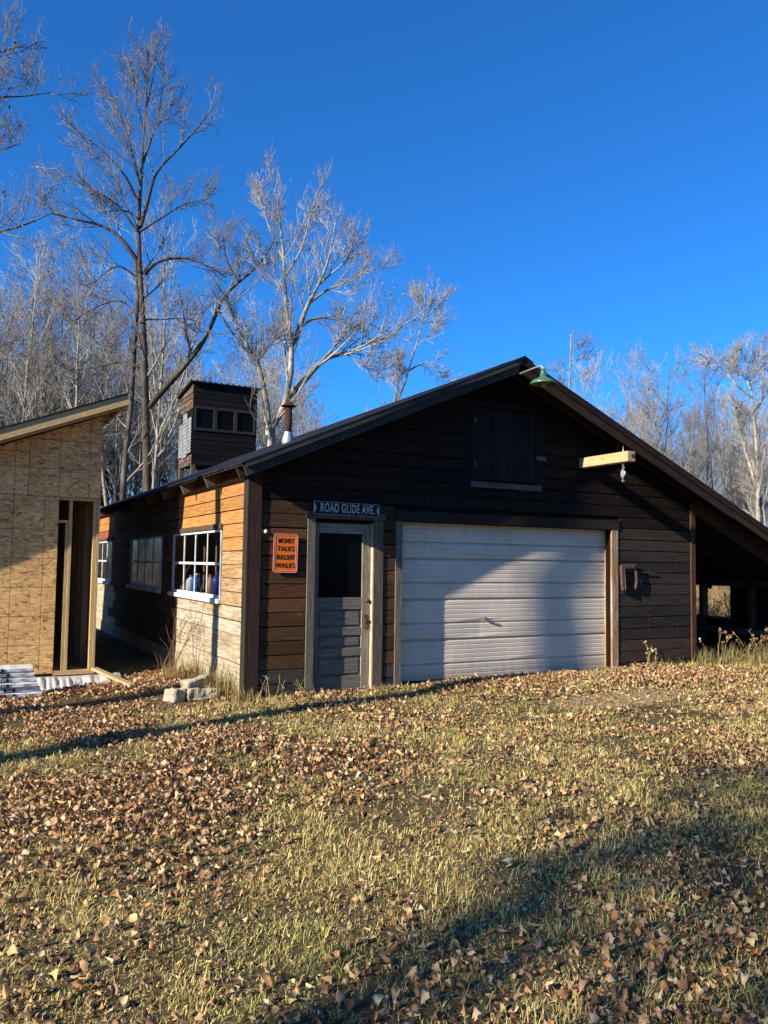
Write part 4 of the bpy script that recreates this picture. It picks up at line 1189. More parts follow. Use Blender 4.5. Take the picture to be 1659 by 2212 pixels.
def forest_tree(rng, h, r0, lean, limbs=26, crown0=0.35, ang=0.75, spread=0.30, twig=0.007, fork=0.0):
    """procedural bare tree, base at origin; returns (trunk verts/faces, crown verts/faces)"""
    K = 14
    zz = np.linspace(0, h, K)
    wob = np.cumsum(rng.normal(size=(K, 2))*0.012*h/3, axis=0)
    P = np.stack([wob[:, 0]+lean[0]*zz, wob[:, 1]+lean[1]*zz, zz], 1)[None]
    R = taper(r0, 0.012, K, 0.9)[None]
    trunkP, trunkR = [P], [R]
    if fork:
        i = int(K*rng.uniform(0.3, 0.5)); K2 = 10
        d = rng.normal(size=2); d = d/np.linalg.norm(d)
        q = [P[0, i]]
        for s in range(1, K2): q.append(q[-1]+np.array([d[0]*0.10*(1.2-s/K2), d[1]*0.10*(1.2-s/K2), 0.20])*h*0.17*fork)
        P2 = np.array(q)[None]; R2 = taper(R[0, i]*0.8, 0.012, K2)[None]
    tv = [tubes(P, R, 7)]
    L1, R1 = spawn(P, R, rng, limbs, crown0, 0.99, ang, 0.25, spread, 0.35, 0.10, 0.10, 7, 0.5, 0.012, 0.62)
    if fork:
        tv.append(tubes(P2, R2, 6))
        a, b_ = spawn(P2, R2, rng, limbs//2, 0.15, 0.99, ang, 0.25, spread*1.2, 0.35, 0.10, 0.10, 7, 0.5, 0.012, 0.55)
        L1 = np.concatenate([L1, a]); R1 = np.concatenate([R1, b_])
    L2, R2_ = spawn(L1, R1, rng, 6, 0.15, 0.98, 0.60, 0.22, 0.46, 0.4, 0.07, 0.06, 5, 0.6, twig*1.0, 0.5, 0.4)
    L3, R3 = spawn(L2, R2_, rng, 4, 0.15, 1.0, 0.55, 0.25, 0.52, 0.4, 0.06, 0.06, 4, 0.7, twig*0.8, 0.4, 0.3)
    crown = join([tubes(L1, R1, 5), tubes(L2, R2_, 3), tubes(L3, R3, 3)])
    return join(tv), crown

def hero_tree(name, label, depth, trunks, limbs, rng, mats, extra=12, twig=0.008, n2=8, n3=6, n4=4, zj=0.5, l4=True, leaves=None, foot=None):
    """tree shaped after the limbs seen; each path: ([(dx,dy)...], r0, r1)"""
    t = empty(name, label, 'tree')
    base = pix(trunks[0][0][0][0], trunks[0][0][0][1], depth)
    zg = -0.3
    tr = []; allP = []; allR = []; K = 16
    for (pp, ra, rb) in trunks:
        q = [pix(a, b_, depth+(0.5*zj*rng.normal() if i > 1 else 0)) for i, (a, b_) in enumerate(pp)]
        if q[0][2] > 1 and pp is trunks[0][0] or (pp is not trunks[0][0] and foot and foot.get(tuple(pp[0]))):
            f = q[0].copy(); f[2] = zg; q = [f]+q
        P = smooth_path(q, K); R = taper(ra, rb, K)
        tr.append(tubes(P[None], R[None], 9)); allP.append(P); allR.append(R)
    cr = []
    for (pp, ra, rb) in limbs:
        sgn = rng.choice([-1, 1])*rng.uniform(0.3, 1.0)
        q = [pix(a, b_, depth+sgn*zj*1.6*i/len(pp)+0.15*zj*rng.normal()*(i > 0)) for i, (a, b_) in enumerate(pp)]
        P = smooth_path(q, K); R = taper(ra, rb, K)
        tr.append(tubes(P[None], R[None], 7)); allP.append(P); allR.append(R)
    A = np.stack(allP); B = np.stack(allR)
    TR = len(trunks)
    L1, R1 = spawn(A[:TR], B[:TR], rng, extra, 0.35, 0.99, 0.75, 0.25, 0.19, 0.5, 0.09, 0.06, 8, 0.40, 0.010, 0.80)
    L1b, R1b = spawn(A[TR:], B[TR:], rng, 8, 0.20, 1.0, 0.70, 0.30, 0.40, 0.45, 0.09, 0.06, 7, 0.5, 0.009, 0.70, 0.6) if len(A) > TR else (L1[:0, :7], R1[:0, :7])
    cr += [tubes(L1, R1, 5), tubes(L1b, R1b, 5)]
    s2 = [spawn(X_, Y_, rng, n2, 0.12, 0.97, 0.60, 0.25, 0.48, 0.5, 0.11, 0.05, 6, 0.6, twig*1.0, 0.45, 0.45) for X_, Y_ in ((L1, R1), (L1b, R1b)) if len(X_)]
    L2 = np.concatenate([a for a, _ in s2]); R2_ = np.concatenate([b_ for _, b_ in s2])
    L3, R3 = spawn(L2, R2_, rng, n3, 0.12, 1.0, 0.55, 0.25, 0.55, 0.5, 0.10, 0.05, 4, 0.7, twig*0.68, 0.4, 0.30)
    cr += [tubes(L2, R2_, 4), tubes(L3, R3, 3)]
    if l4:
        L4, R4 = spawn(L3, R3, rng, n4, 0.2, 1.0, 0.5, 0.25, 0.6, 0.5, 0.09, 0.05, 3, 0.8, twig*0.58, 0.3, 0.20)
        cr.append(tubes(L4, R4, 3))
    v, f = join(tr); mesh_obj('trunk', np_mesh(name+'_trunk', v, f, True), mats[0], t)
    v, f = join(cr); mesh_obj('crown', np_mesh(name+'_crown', v, f, True), mats[1], t)
    if leaves:
        cnt, keep = leaves
        tips = L3[:, -1]; tips = tips[keep(tips)] if keep else tips
        sel = tips[rng.integers(0, len(tips), cnt)]+rng.normal(size=(cnt, 3))*0.09
        lv, lf, lc = leaf_cloud(sel, rng, 0.055, upright=True)
        lc[:] = lc*np.array([0.55, 0.42, 0.36])
        mesh_obj('leaves', np_mesh(name+'_leaves', lv, lf, False, lc), M_LEAF, t)['kind'] = 'stuff'
    return t

LU = np.array([0, .07, .07, .07, .28, .28, .28, .55, .55, .55, .82, .82, .82, 1.0]); LV = np.array([0, -.42, 0, .42, -.95, 0, .95, -.98, 0, .98, -.56, 0, .56, 0])
LF = []
for _k in range(0, 3): 
    _a, _b = 1+3*_k, 4+3*_k
    LF += [[_a, _b, _b+1], [_a, _b+1, _a+1], [_a+1, _b+1, _b+2], [_a+1, _b+2, _a+2]]
LF = np.array([[0, 1, 2], [0, 2, 3]]+LF+[[10, 13, 11], [11, 13, 12]])
NLV = 14
LEAFCOL = np.array([(0.42, 0.26, 0.125), (0.52, 0.36, 0.19), (0.62, 0.47, 0.27), (0.26, 0.135, 0.065), (0.42, 0.21, 0.08), (0.55, 0.41, 0.17), (0.15, 0.08, 0.045), (0.36, 0.20, 0.115)])
def leaf_cloud(pos, rng, size=0.06, upright=False, tilt=0.6):
    n = len(pos)
    L = size*np.clip(np.exp(rng.normal(size=n)*0.34), 0.4, 1.55); Wd = L*(0.30+0.14*rng.random(n))
    curl = rng.normal(size=n)*1.1; fold = rng.normal(size=n)*0.9+0.4
    u = (LU[None]-0.5)*L[:, None]; v = LV[None]*Wd[:, None]*(1+0.28*rng.normal(size=(n, NLV)))
    h = curl[:, None]*((LU[None]-0.5)**2*4-0.4)*L[:, None]*0.5+fold[:, None]*(LV[None]**2)*Wd[:, None]*0.8+rng.normal(size=(n, NLV))*L[:, None]*0.07
    loc = np.stack([u, v, h], -1)
    az = rng.random(n)*2*np.pi
    tl = rng.normal(size=n)*(1.2 if upright else tilt); tr_ = rng.normal(size=n)*(1.2 if upright else tilt)
    cz, sz_ = np.cos(az), np.sin(az); cx, sx_ = np.cos(tl), np.sin(tl); cy, sy_ = np.cos(tr_), np.sin(tr_)
    Rz = np.zeros((n, 3, 3)); Rz[:, 0, 0] = cz; Rz[:, 0, 1] = -sz_; Rz[:, 1, 0] = sz_; Rz[:, 1, 1] = cz; Rz[:, 2, 2] = 1
    Rx = np.zeros((n, 3, 3)); Rx[:, 0, 0] = 1; Rx[:, 1, 1] = cx; Rx[:, 1, 2] = -sx_; Rx[:, 2, 1] = sx_; Rx[:, 2, 2] = cx
    Ry = np.zeros((n, 3, 3)); Ry[:, 1, 1] = 1; Ry[:, 0, 0] = cy; Ry[:, 0, 2] = sy_; Ry[:, 2, 0] = -sy_; Ry[:, 2, 2] = cy
    Rm = Rz@Rx@Ry
    w = np.einsum('nij,nkj->nki', Rm, loc)
    if not upright:
        w[:, :, 2] -= w[:, :, 2].min(1, keepdims=True)*0.8
    V = w+np.asarray(pos)[:, None, :]
    F = (LF[None]+NLV*np.arange(n)[:, None, None]).reshape(-1, 3)
    c = LEAFCOL[rng.choice(8, n, p=[.2, .17, .08, .17, .13, .07, .10, .08])]*(0.72+0.6*rng.random((n, 1)))
    vc_ = (0.62+0.55*rng.random((n, NLV, 1)))*np.where(np.abs(LV)[None, :, None] < 0.1, 1.12, 1.0)
    return V.reshape(-1, 3), F, (c[:, None, :]*vc_).reshape(-1, 3)

r1 = np.random.default_rng(5)
# the tallest tree, two stems and a long slanting limb
hero_tree('tall_bare_tree', 'tallest dark bare tree with twin stems and a long slanting limb', 27.0,
    [([(318, 1060), (315, 900), (313, 780), (308, 680), (303, 600), (300, 520), (302, 430), (307, 355), (312, 275), (317, 185), (320, 110)], 0.215, 0.012),
     ([(266, 1070), (275, 950), (285, 850), (290, 760), (295, 690), (298, 630), (292, 560)], 0.15, 0.05)],
    [([(294, 560), (265, 520), (225, 490), (165, 474), (108, 460)], 0.085, 0.02),
     ([(312, 592), (340, 566), (380, 557), (415, 560), (450, 574), (490, 600)], 0.075, 0.018),
     ([(320, 880), (350, 845), (395, 795), (440, 735), (470, 670), (482, 642), (515, 610), (560, 570), (592, 520)], 0.125, 0.03),
     ([(303, 490), (318, 440), (332, 386), (350, 358), (385, 322), (430, 272), (468, 222)], 0.075, 0.012),
     ([(297, 470), (270, 456), (215, 457)], 0.04, 0.012),
     ([(303, 400), (285, 330), (265, 260), (235, 190)], 0.05, 0.010),
     ([(306, 360), (330, 290), (345, 230), (352, 170)], 0.045, 0.010),
     ([(311, 290), (296, 220), (285, 150)], 0.035, 0.009), ([(314, 240), (330, 170), (338, 110)], 0.03, 0.009),
     ([(300, 440), (270, 380), (215, 320), (150, 275)], 0.05, 0.010),
     ([(302, 500), (350, 470), (400, 440), (450, 430)], 0.045, 0.010),
     ([(300, 795), (270, 780), (200, 795), (120, 802)], 0.045, 0.012),
     ([(294, 680), (260, 650), (205, 665), (150, 700)], 0.035, 0.010),
     ([(312, 690), (350, 690), (400, 688), (440, 700)], 0.035, 0.010),
     ([(296, 500), (250, 440), (180, 400), (120, 360)], 0.05, 0.010),
     ([(297, 600), (255, 575), (215, 600), (180, 640)], 0.04, 0.010),
     ([(470, 668), (490, 700), (520, 745), (560, 780)], 0.035, 0.010),
     ([(515, 610), (490, 560), (480, 500)], 0.035, 0.010)],
    r1, (M_BARK, M_TWIG), extra=9, twig=0.0078, n2=5, n3=3, n4=2, foot={(266, 1070): True})
r2 = np.random.default_rng(8)
hero_tree('spreading_pale_tree', 'pale barked spreading tree forking beside the stove pipe', 25.0,
    [([(585, 950), (605, 900), (620, 860), (629, 800), (631, 745), (622, 700), (617, 650), (615, 600), (612, 550), (607, 500), (600, 430), (605, 375)], 0.20, 0.012),
     ([(582, 940), (575, 875), (565, 820), (555, 780), (525, 735), (505, 685), (490, 640)], 0.13, 0.03)],
    [([(620, 858), (650, 830), (690, 785), (720, 768), (758, 760), (792, 739), (841, 728), (865, 707), (897, 687), (928, 662)], 0.115, 0.015),
     ([(631, 742), (643, 720), (654, 687), (667, 655), (688, 614), (706, 572), (716, 530), (725, 480)], 0.10, 0.012),
     ([(654, 704), (674, 690), (709, 687), (758, 697), (820, 704)], 0.05, 0.012),
     ([(690, 785), (725, 745), (745, 705)], 0.05, 0.014),
     ([(745, 762), (780, 785), (815, 808)], 0.035, 0.010),
     ([(667, 655), (710, 625), (760, 605), (820, 570)], 0.05, 0.010),
     ([(612, 560), (585, 500), (560, 430)], 0.045, 0.010),
     ([(614, 600), (650, 540), (670, 470), (685, 410)], 0.05, 0.010),
     ([(618, 640), (580, 590), (540, 550)], 0.04, 0.010),
     ([(555, 780), (585, 745), (615, 715)], 0.04, 0.012),
     ([(688, 614), (740, 570), (780, 520)], 0.04, 0.010)],
    r2, (M_PALE, M_PALETWIG), extra=12, twig=0.0078, n2=5, n3=3, n4=2)
r3 = np.random.default_rng(9)
hero_tree('leaning_far_tree', 'slim grey tree leaning right above the barn roof slope', 38.0,
    [([(858, 890), (868, 850), (882, 800), (898, 750), (912, 700), (918, 650), (916, 612)], 0.14, 0.012),
     ([(852, 885), (858, 830), (868, 770)], 0.09, 0.02)],
    [([(884, 800), (915, 785), (945, 800), (975, 835)], 0.045, 0.012),
     ([(912, 700), (940, 665), (960, 640)], 0.04, 0.01),
     ([(915, 680), (895, 640)], 0.03, 0.01),
     ([(898, 750), (935, 715), (950, 690)], 0.03, 0.01)],
    r3, (M_PALE, M_PALETWIG), extra=12, twig=0.009, n2=6, n3=4, l4=False)
r4 = np.random.default_rng(10)
hero_tree('dead_pole_tree', 'thin pale dead trunk with short drooping twigs behind the barn lamp', 40.0,
    [([(1228, 900), (1230, 840), (1232, 780), (1234, 722)], 0.13, 0.03)],
    [([(1232, 790), (1250, 775), (1268, 772)], 0.025, 0.01), ([(1232, 810), (1214, 800), (1205, 812)], 0.025, 0.01),
     ([(1231, 830), (1250, 815), (1270, 818)], 0.025, 0.01), ([(1233, 760), (1246, 745), (1258, 748)], 0.02, 0.01), ([(1230, 850), (1212, 842)], 0.025, 0.01)],
    r4, (M_PALE, M_TWIG), extra=4, twig=0.009, n2=3, n3=2, l4=False)
r5 = np.random.default_rng(12)
hero_tree('edge_tall_tree', 'tallest pale tree of the woods at the right edge', 33.0,
    [([(1636, 1010), (1630, 920), (1625, 860), (1620, 820), (1612, 780), (1604, 755)], 0.16, 0.012),
     ([(1652, 1130), (1630, 1040), (1606, 960), (1590, 880)], 0.13, 0.04)],
    [([(1622, 840), (1600, 800), (1585, 775)], 0.04, 0.01), ([(1622, 830), (1640, 790), (1645, 765)], 0.04, 0.01),
     ([(1626, 860), (1590, 830), (1560, 790), (1530, 770)], 0.05, 0.01), ([(1628, 890), (1655, 850), (1680, 800)], 0.05, 0.01)],
    r5, (M_PALE, M_PALETWIG), extra=16, twig=0.009, n2=7, n3=5, l4=False, foot={(1652, 1130): True})
# oak left of the view, reaching in with brown leaves
r6 = np.random.default_rng(14)
hero_tree('leaf_holding_oak', 'dark oak reaching in from the left edge with brown leaves still on', 20.0,
    [([(-190, 900), (-185, 700), (-180, 500), (-170, 300), (-160, 100), (-150, -100)], 0.24, 0.06)],
    [([(-182, 560), (-110, 520), (-40, 508), (40, 490), (108, 462)], 0.08, 0.012),
     ([(-172, 330), (-100, 260), (-30, 215), (50, 208), (110, 200)], 0.07, 0.010),
     ([(-168, 250), (-90, 150), (-20, 120), (60, 95)], 0.06, 0.010),
     ([(-180, 470), (-100, 380), (-30, 340), (40, 310)], 0.06, 0.010),
     ([(-178, 420), (-100, 330), (-40, 270), (20, 190)], 0.06, 0.010),
     ([(-186, 760), (-110, 740), (-50, 760), (30, 780)], 0.06, 0.010)],
    r6, (M_BARK, M_TWIG), extra=8, twig=0.006, n2=5, n3=4, n4=1, leaves=(420, None))

# woods: shared tree meshes, every tree its own object
PROTO = []
rp = np.random.default_rng(21)
for i in range(7):
    pale = i % 3 != 1
    tv, cv = forest_tree(rp, 13.5+rp.uniform(-1.5, 2.0), rp.uniform(0.085, 0.14), (rp.normal()*0.03, rp.normal()*0.03), limbs=int(rp.integers(20, 30)),
                         crown0=rp.uniform(0.22, 0.5), ang=rp.uniform(0.55, 0.85), spread=rp.uniform(0.22, 0.33), twig=0.0085, fork=1.0 if i % 2 else 0.0)
    a = np_mesh('wood_trunk', tv[0], tv[1], True); a.materials.append(M_PALE if pale else M_BARK)
    b_ = np_mesh('wood_crown', cv[0], cv[1], True); b_.materials.append(M_PALETWIG if pale else M_TWIG)
    PROTO.append((a, b_))
def wood_tree(name, label, group, x, y, s, rng, proto=None):
    t = empty(name, label, 'tree', (x, y, float(gz(x, y))-0.1), rng.uniform(0, 6.28), group)
    t.scale = (s, s, s*rng.uniform(0.92, 1.12))
    tm, cm = PROTO[rng.integers(0, len(PROTO)) if proto is None else proto]
    mesh_obj('trunk', tm, None, t); mesh_obj('crown', cm, None, t)
    return t
rw = np.random.default_rng(33)
def polar(dx, depth):
    p = CAM+depth*(FWD+((dx*768/1659-384)/806.0)*RT); return p[0], p[1]
def scatter(n, dx0, dx1, d0, d1, smin, smax, name, label, group, near=1.3):
    for i in range(n):
        dx = dx0+(dx1-dx0)*(i+rw.random())/n
        d = d0+(d1-d0)*rw.random()**near
        x, y = polar(dx, d)
        if -1 < x < 11.5 and -2 < y < 15: continue
        if 2.6 < x < 6.4 and 14 < y < 19: continue
        wood_tree(name, label, group, x, y, rw.uniform(smin, smax), rw)
LBL_L = 'bare tree in the thick woods behind the strand board shed'
LBL_C = 'low bare tree far behind the middle of the barn roof'
LBL_R = 'bare pale tree in the woods right of the barn roof'
scatter(34, -90, 330, 30, 44, 0.74, 1.02, 'bare_tree', LBL_L, 'woods behind the shed')
scatter(46, -90, 700, 42, 66, 0.80, 1.10, 'bare_tree', LBL_L, 'woods behind the shed', 1.0)
scatter(16, 330, 640, 34, 46, 0.60, 0.85, 'bare_tree', LBL_L, 'woods behind the shed')
scatter(26, 620, 1280, 52, 75, 0.50, 0.72, 'bare_tree', LBL_C, 'low trees behind the barn')
scatter(34, 1265, 1800, 34, 46, 0.56, 0.78, 'bare_tree', LBL_R, 'woods right of the barn')
scatter(40, 1270, 1850, 44, 64, 0.62, 0.88, 'bare_tree', LBL_R, 'woods right of the barn', 1.0)

for i in range(22):
    x, y = polar(-760+30*(i+rw.random()), 30+14*rw.random())
    wood_tree('bare_tree', LBL_L, 'woods behind the shed', x, y, rw.uniform(0.75, 1.0), rw)
rf_ = np.random.default_rng(44); parts = []
for i in range(420):
    a = rf_.uniform(0, 2*math.pi); d = rf_.uniform(66, 96); x, y = CAM[0]+d*math.cos(a), CAM[1]+d*math.sin(a)
    h = rf_.uniform(6, 11); K = 4
    P = np.stack([np.linspace(0, rf_.normal()*0.6, K), np.linspace(0, rf_.normal()*0.6, K), np.linspace(0, h, K)], 1)[None]+np.array([x, y, -0.4]); R = taper(rf_.uniform(0.07, 0.16), 0.02, K)[None]
    L1, R1 = spawn(P, R, rf_, 16, 0.05, 0.99, 0.7, 0.25, 0.30, 0.35, 0.08, 0.06, 3, 0.5, 0.025, 0.6)
    parts += [tubes(P, R, 4), tubes(L1, R1, 3)]
v, f = join(parts)
tag(mesh_obj('far_woods', np_mesh('far_woods', v, f, True), M_TWIG), 'far grey woods closing the gaps between the nearer trees', 'woods', kind='stuff')

# spruces among them
def spruce(rng, h):
    K = 10
    P = np.stack([np.zeros(K), np.zeros(K), np.linspace(0, h, K)], 1)[None]; R = taper(0.13, 0.01, K)[None]
    L1, R1 = spawn(P, R, rng, 110, 0.10, 0.995, 1.45, 0.2, 0.24, 0.25, -0.02, 0.05, 6, 0.25, 0.008, 0.98)
    L2, R2_ = spawn(L1, R1, rng, 9, 0.15, 1.0, 0.9, 0.3, 0.32, 0.3, -0.05, 0.1, 4, 0.5, 0.012, 0.5, 0.12)
    L3, R3 = spawn(L2, R2_, rng, 4, 0.1, 1.0, 0.8, 0.4, 0.45, 0.3, -0.03, 0.1, 2, 1.0, 0.020, 0.3, 0.09)
    return join([tubes(P, R, 6), tubes(L1, R1, 3)]), join([tubes(L2, R2_*1.6, 3), tubes(L3, R3, 3)])
SPR = []
for i in range(2):
    tv, cv = spruce(np.random.default_rng(50+i), 9.0)
    a = np_mesh('spruce_trunk', tv[0], tv[1], True); a.materials.append(M_BARK)
    b_ = np_mesh('spruce_crown', cv[0], cv[1], True); b_.materials.append(M_NEEDLE)
    SPR.append((a, b_))
def add_spruce(x, y, s, label, group, i):
    t = empty('spruce', label, 'tree', (x, y, float(gz(x, y))-0.1), i*1.7, group); t.scale = (s, s, s)
    mesh_obj('trunk', SPR[i % 2][0], None, t); mesh_obj('crown', SPR[i % 2][1], None, t)
NSP = {0: 0, 1: 0}; ORD = ('leftmost', 'second from the left', 'third from the left', 'fourth from the left', 'fifth from the left', 'sixth from the left', 'rightmost')
for i, (dx, d, s) in enumerate(sorted(((232, 38, .8), (350, 40, .75), (575, 36, .72), (610, 44, .8), (420, 45, .85), (60, 48, .8), (140, 44, .7), (1400, 40, .72), (1470, 46, .8), (1530, 43, .6), (1600, 47, .7), (1345, 48, .7)))):
    x, y = polar(dx, d)
    sd_ = int(dx > 700); lab = ORD[NSP[sd_]] if not (sd_ and NSP[sd_] == 4) else 'rightmost'; NSP[sd_] += 1
    add_spruce(x, y, s, lab + ' dull green spruce among the bare trees ' + ('left of the stove pipe' if dx < 700 else 'right of the barn'), 'spruces in the woods ' + ('left' if dx < 700 else 'right'), i)

# trees out of the view on the sunny side; their shadows fall across the yard
def sunward(x, y, t): return x-LIGHT.x/math.hypot(LIGHT.x, LIGHT.y)*t, y-LIGHT.y/math.hypot(LIGHT.x, LIGHT.y)*t
SHADE_TREES = [((0, 1.42), 7.5, 1.15, 2), ((-0.9, -1.20), 8.5, 1.2, 4)]
YARD = []
for i, (tgt, dist, s, pr) in enumerate(SHADE_TREES):
    x, y = sunward(tgt[0], tgt[1], dist)
    YARD.append((x, y, s, 'leafy yard oak left of the view, %s in its row' % ('first', 'second', 'third')[i], 1.3*i))
def leafy_oak(rng, h):
    tv, cv = forest_tree(rng, h, 0.17, (0.0, 0.0), limbs=26, crown0=0.60, ang=0.8, spread=0.13, twig=0.008)
    c = cv[0]; sel = c[rng.integers(0, len(c), 520)]+rng.normal(size=(520, 3))*0.15
    return tv, cv, leaf_cloud(sel, rng, 0.13, upright=True)
tv, cv, lvs = leafy_oak(np.random.default_rng(77), 16.0)
OAK = [np_mesh('oak_trunk', tv[0], tv[1], True), np_mesh('oak_crown', cv[0], cv[1], True), np_mesh('oak_leaves', lvs[0], lvs[1], False, lvs[2]*np.array([0.6, 0.5, 0.45]))]
for me, mt in zip(OAK, (M_BARK, M_TWIG, M_LEAF)): me.materials.append(mt)
FARSHADE = [((-0.7, -5.72), 22.5, 0.0), ((-0.6, -6.72), 23.0, 1.9)]
for i, (tgt, dist, rot) in enumerate(FARSHADE):
    x, y = sunward(tgt[0], tgt[1], dist)
    t = empty('oak', 'leafy oak far left of the view, %s from the barn' % ('nearest', 'farther one')[i], 'tree', (x, y, float(gz(x, y))-0.1), rot)
    for nm, me in zip(('trunk', 'crown', 'leaves'), OAK): mesh_obj(nm, me, None, t)
for x, y, s, lab, rot in YARD:
    t = empty('oak', lab, 'tree', (x, y, float(gz(x, y))-0.1), rot); t.scale = (s, s, 1.1)
    for nm, me in zip(('trunk', 'crown', 'leaves'), OAK): mesh_obj(nm, me, None, t)
# the woods go on all round the clearing
rs_ = np.random.default_rng(88); parts = []
for i in range(150):
    a = rs_.uniform(0, 2*math.pi); d = rs_.uniform(34, 52)
    x, y = 1+d*math.cos(a), -4+d*math.sin(a)
    fz = (x-CAM[0])*math.sin(YAW)+(y-CAM[1])*math.cos(YAW); fx = (x-CAM[0])*math.cos(YAW)-(y-CAM[1])*math.sin(YAW)
    if fz > 0 and abs(fx) < fz*0.62: continue
    h = rs_.uniform(9, 13.5); K = 6
    P = np.stack([np.zeros(K), np.zeros(K), np.linspace(0, h, K)], 1)[None]+np.array([x, y, -0.4]); R = taper(0.15, 0.03, K)[None]
    if i % 3:
        L1, R1 = spawn(P, R, rs_, 30, 0.25, 0.99, 0.75, 0.25, 0.28, 0.35, 0.08, 0.06, 4, 0.5, 0.02, 0.6)
        L2, R2_ = spawn(L1, R1, rs_, 6, 0.2, 1.0, 0.6, 0.25, 0.5, 0.4, 0.05, 0.06, 3, 0.6, 0.016, 0.4)
    else:
        L1, R1 = spawn(P, R, rs_, 60, 0.06, 0.99, 1.45, 0.2, 0.26, 0.25, -0.03, 0.05, 4, 0.3, 0.02, 0.95)
        L2, R2_ = spawn(L1, R1, rs_, 8, 0.1, 1.0, 0.9, 0.3, 0.35, 0.3, -0.05, 0.06, 3, 1.0, 0.09, 0.4)
    parts += [tubes(P, R, 5), tubes(L1, R1, 3), tubes(L2, R2_, 3)]
v, f = join(parts)
sw_ = mesh_obj('surrounding_woods', np_mesh('surrounding_woods', v, f, True), M_TWIG)
tag(sw_, 'woods closing round the yard on the other sides', 'woods', kind='stuff')

# undergrowth at the wood's foot
ru = np.random.default_rng(61)
def brush(n, dx0, dx1, d0, d1, h0, h1):
    d = d0+(d1-d0)*ru.random(n); dx = dx0+(dx1-dx0)*ru.random(n)
    p = CAM[None]+d[:, None]*(FWD[None]+((dx*768/1659-384)/806.0)[:, None]*RT[None])
    p[:, 2] = gz(p[:, 0], p[:, 1])-0.05
    ok = ~((p[:, 0] > -0.5) & (p[:, 0] < 11.3) & (p[:, 1] < 14))
    p = p[ok]; n = len(p)
    h = h0+(h1-h0)*ru.random(n)
    K = 4; pts = [p]; dd = nrm(np.stack([ru.normal(size=n)*0.3, ru.normal(size=n)*0.3, np.ones(n)], 1))
    for k_ in range(K-1):
        dd = nrm(dd+0.2*ru.normal(size=dd.shape)); pts.append(pts[-1]+dd*(h/(K-1))[:, None])
    P = np.stack(pts, 1); R = np.repeat(np.linspace(0.016, 0.008, K)[None], n, 0)
    L2, R2_ = spawn(P, R, ru, 4, 0.3, 1.0, 0.6, 0.3, 0.4, 0.4, 0.05, 0.15, 3, 0.8, 0.008, 0.3)
    return [tubes(P, R, 3), tubes(L2, R2_, 3)]
v, f = join(brush(2600, -60, 760, 28, 46, 1.2, 3.2)+brush(1500, -760, -60, 26, 44, 1.2, 3.2)+brush(2200, 1250, 1800, 24, 44, 1.2, 3.2))
ug = mesh_obj('undergrowth', np_mesh('undergrowth', v, f, True), M_PALETWIG)
tag(ug, 'tangle of bare brush at the foot of the woods', 'undergrowth', kind='stuff')
# thicket just beyond the lean-to
ru2 = np.random.default_rng(62)
n = 1500; p = np.stack([11.8+5*ru2.random(n), -1+11*ru2.random(n), np.zeros(n)], 1); p[:, 2] = gz(p[:, 0], p[:, 1])
h = 0.8+1.1*ru2.random(n); dd = nrm(np.stack([ru2.normal(size=n)*0.35, ru2.normal(size=n)*0.35, np.ones(n)], 1)); pts = [p]
for k_ in range(4):
    dd = nrm(dd+0.25*ru2.normal(size=dd.shape)); pts.append(pts[-1]+dd*(h/4)[:, None])
P = np.stack(pts, 1); R = np.repeat(np.linspace(0.011, 0.004, 5)[None], n, 0)
L2, R2_ = spawn(P, R, ru2, 4, 0.3, 1.0, 0.6, 0.3, 0.4, 0.4, 0.05, 0.2, 3, 0.8, 0.005, 0.3)
v, f = join([tubes(P, R, 3), tubes(L2, R2_, 3)])
tk = mesh_obj('thicket', np_mesh('thicket', v, f, True), M_STRAWM)
tag(tk, 'straw coloured weed thicket seen through the lean-to opening', 'thicket', kind='stuff')

# ------------------------------------------------------------------ leaf litter, grass
rg = np.random.default_rng(71)
def in_yard(x, y):
    ok = ~((x > -0.02) & (x < BX1) & (y > -0.03))          # not inside the barn
    ok &= ~((x < SHX1) & (y > SHY-0.02)) & ~((x > -3.3) & (x < -2.0) & (y > 1.6) & (y < 2.0)) & ~((x > -2.3) & (x < -0.85) & (y > 2.45))
    ok &= ~((x > BX1) & (y > 0.6))
    return ok
def sample(n, x0, x1, y0, y1):
    return x0+(x1-x0)*rg.random(n), y0+(y1-y0)*rg.random(n)
def frustum(x, y, m=1.1):
    rx = x-CAM[0]; ry = y-CAM[1]
    fz = rx*math.sin(YAW)+ry*math.cos(YAW); fx = rx*math.cos(YAW)-ry*math.sin(YAW)
    return (fz > 1.7) & (np.abs(fx) < fz*0.50*1.0+m)
def leaf_density(x, y):
    band = np.exp(-((y+0.25-0.05*x)/1.15)**2)*np.clip((8.5-x)/2, 0, 1)          # along the front
    left = np.clip((0.8-x)/2.2, 0, 1)*np.clip((y+4.6)/2.0, 0, 1)                 # drift on the left
    mid = 0.5*np.exp(-((x-0.3)/1.6)**2-((y+3.2)/1.5)**2)
    pat = fbm(x, y, 0.9, 41)
    d = 0.85*band+0.90*left+0.40*mid+0.20
    d = d*np.clip((pat-0.33)*3.4, 0.05, 1.7)
    mud = np.exp(-(((x-4.4)/1.7)**2+((y+1.75)/0.5)**2)); d *= (1-0.96*mud)
    fore = np.clip((-y-5.2)/1.5, 0, 1)
    d += 0.22*fore*np.clip((fbm(x, y, 0.5, 47)-0.5)*5, 0, 1.5)
    return np.clip(d, 0, 1.6)
n = 185000
x, y = sample(n, -5.2, 9.5, -7.9, 3.0)
keep = in_yard(x, y) & frustum(x, y, 1.2) & (rg.random(n) < leaf_density(x, y))
x, y = x[keep], y[keep]
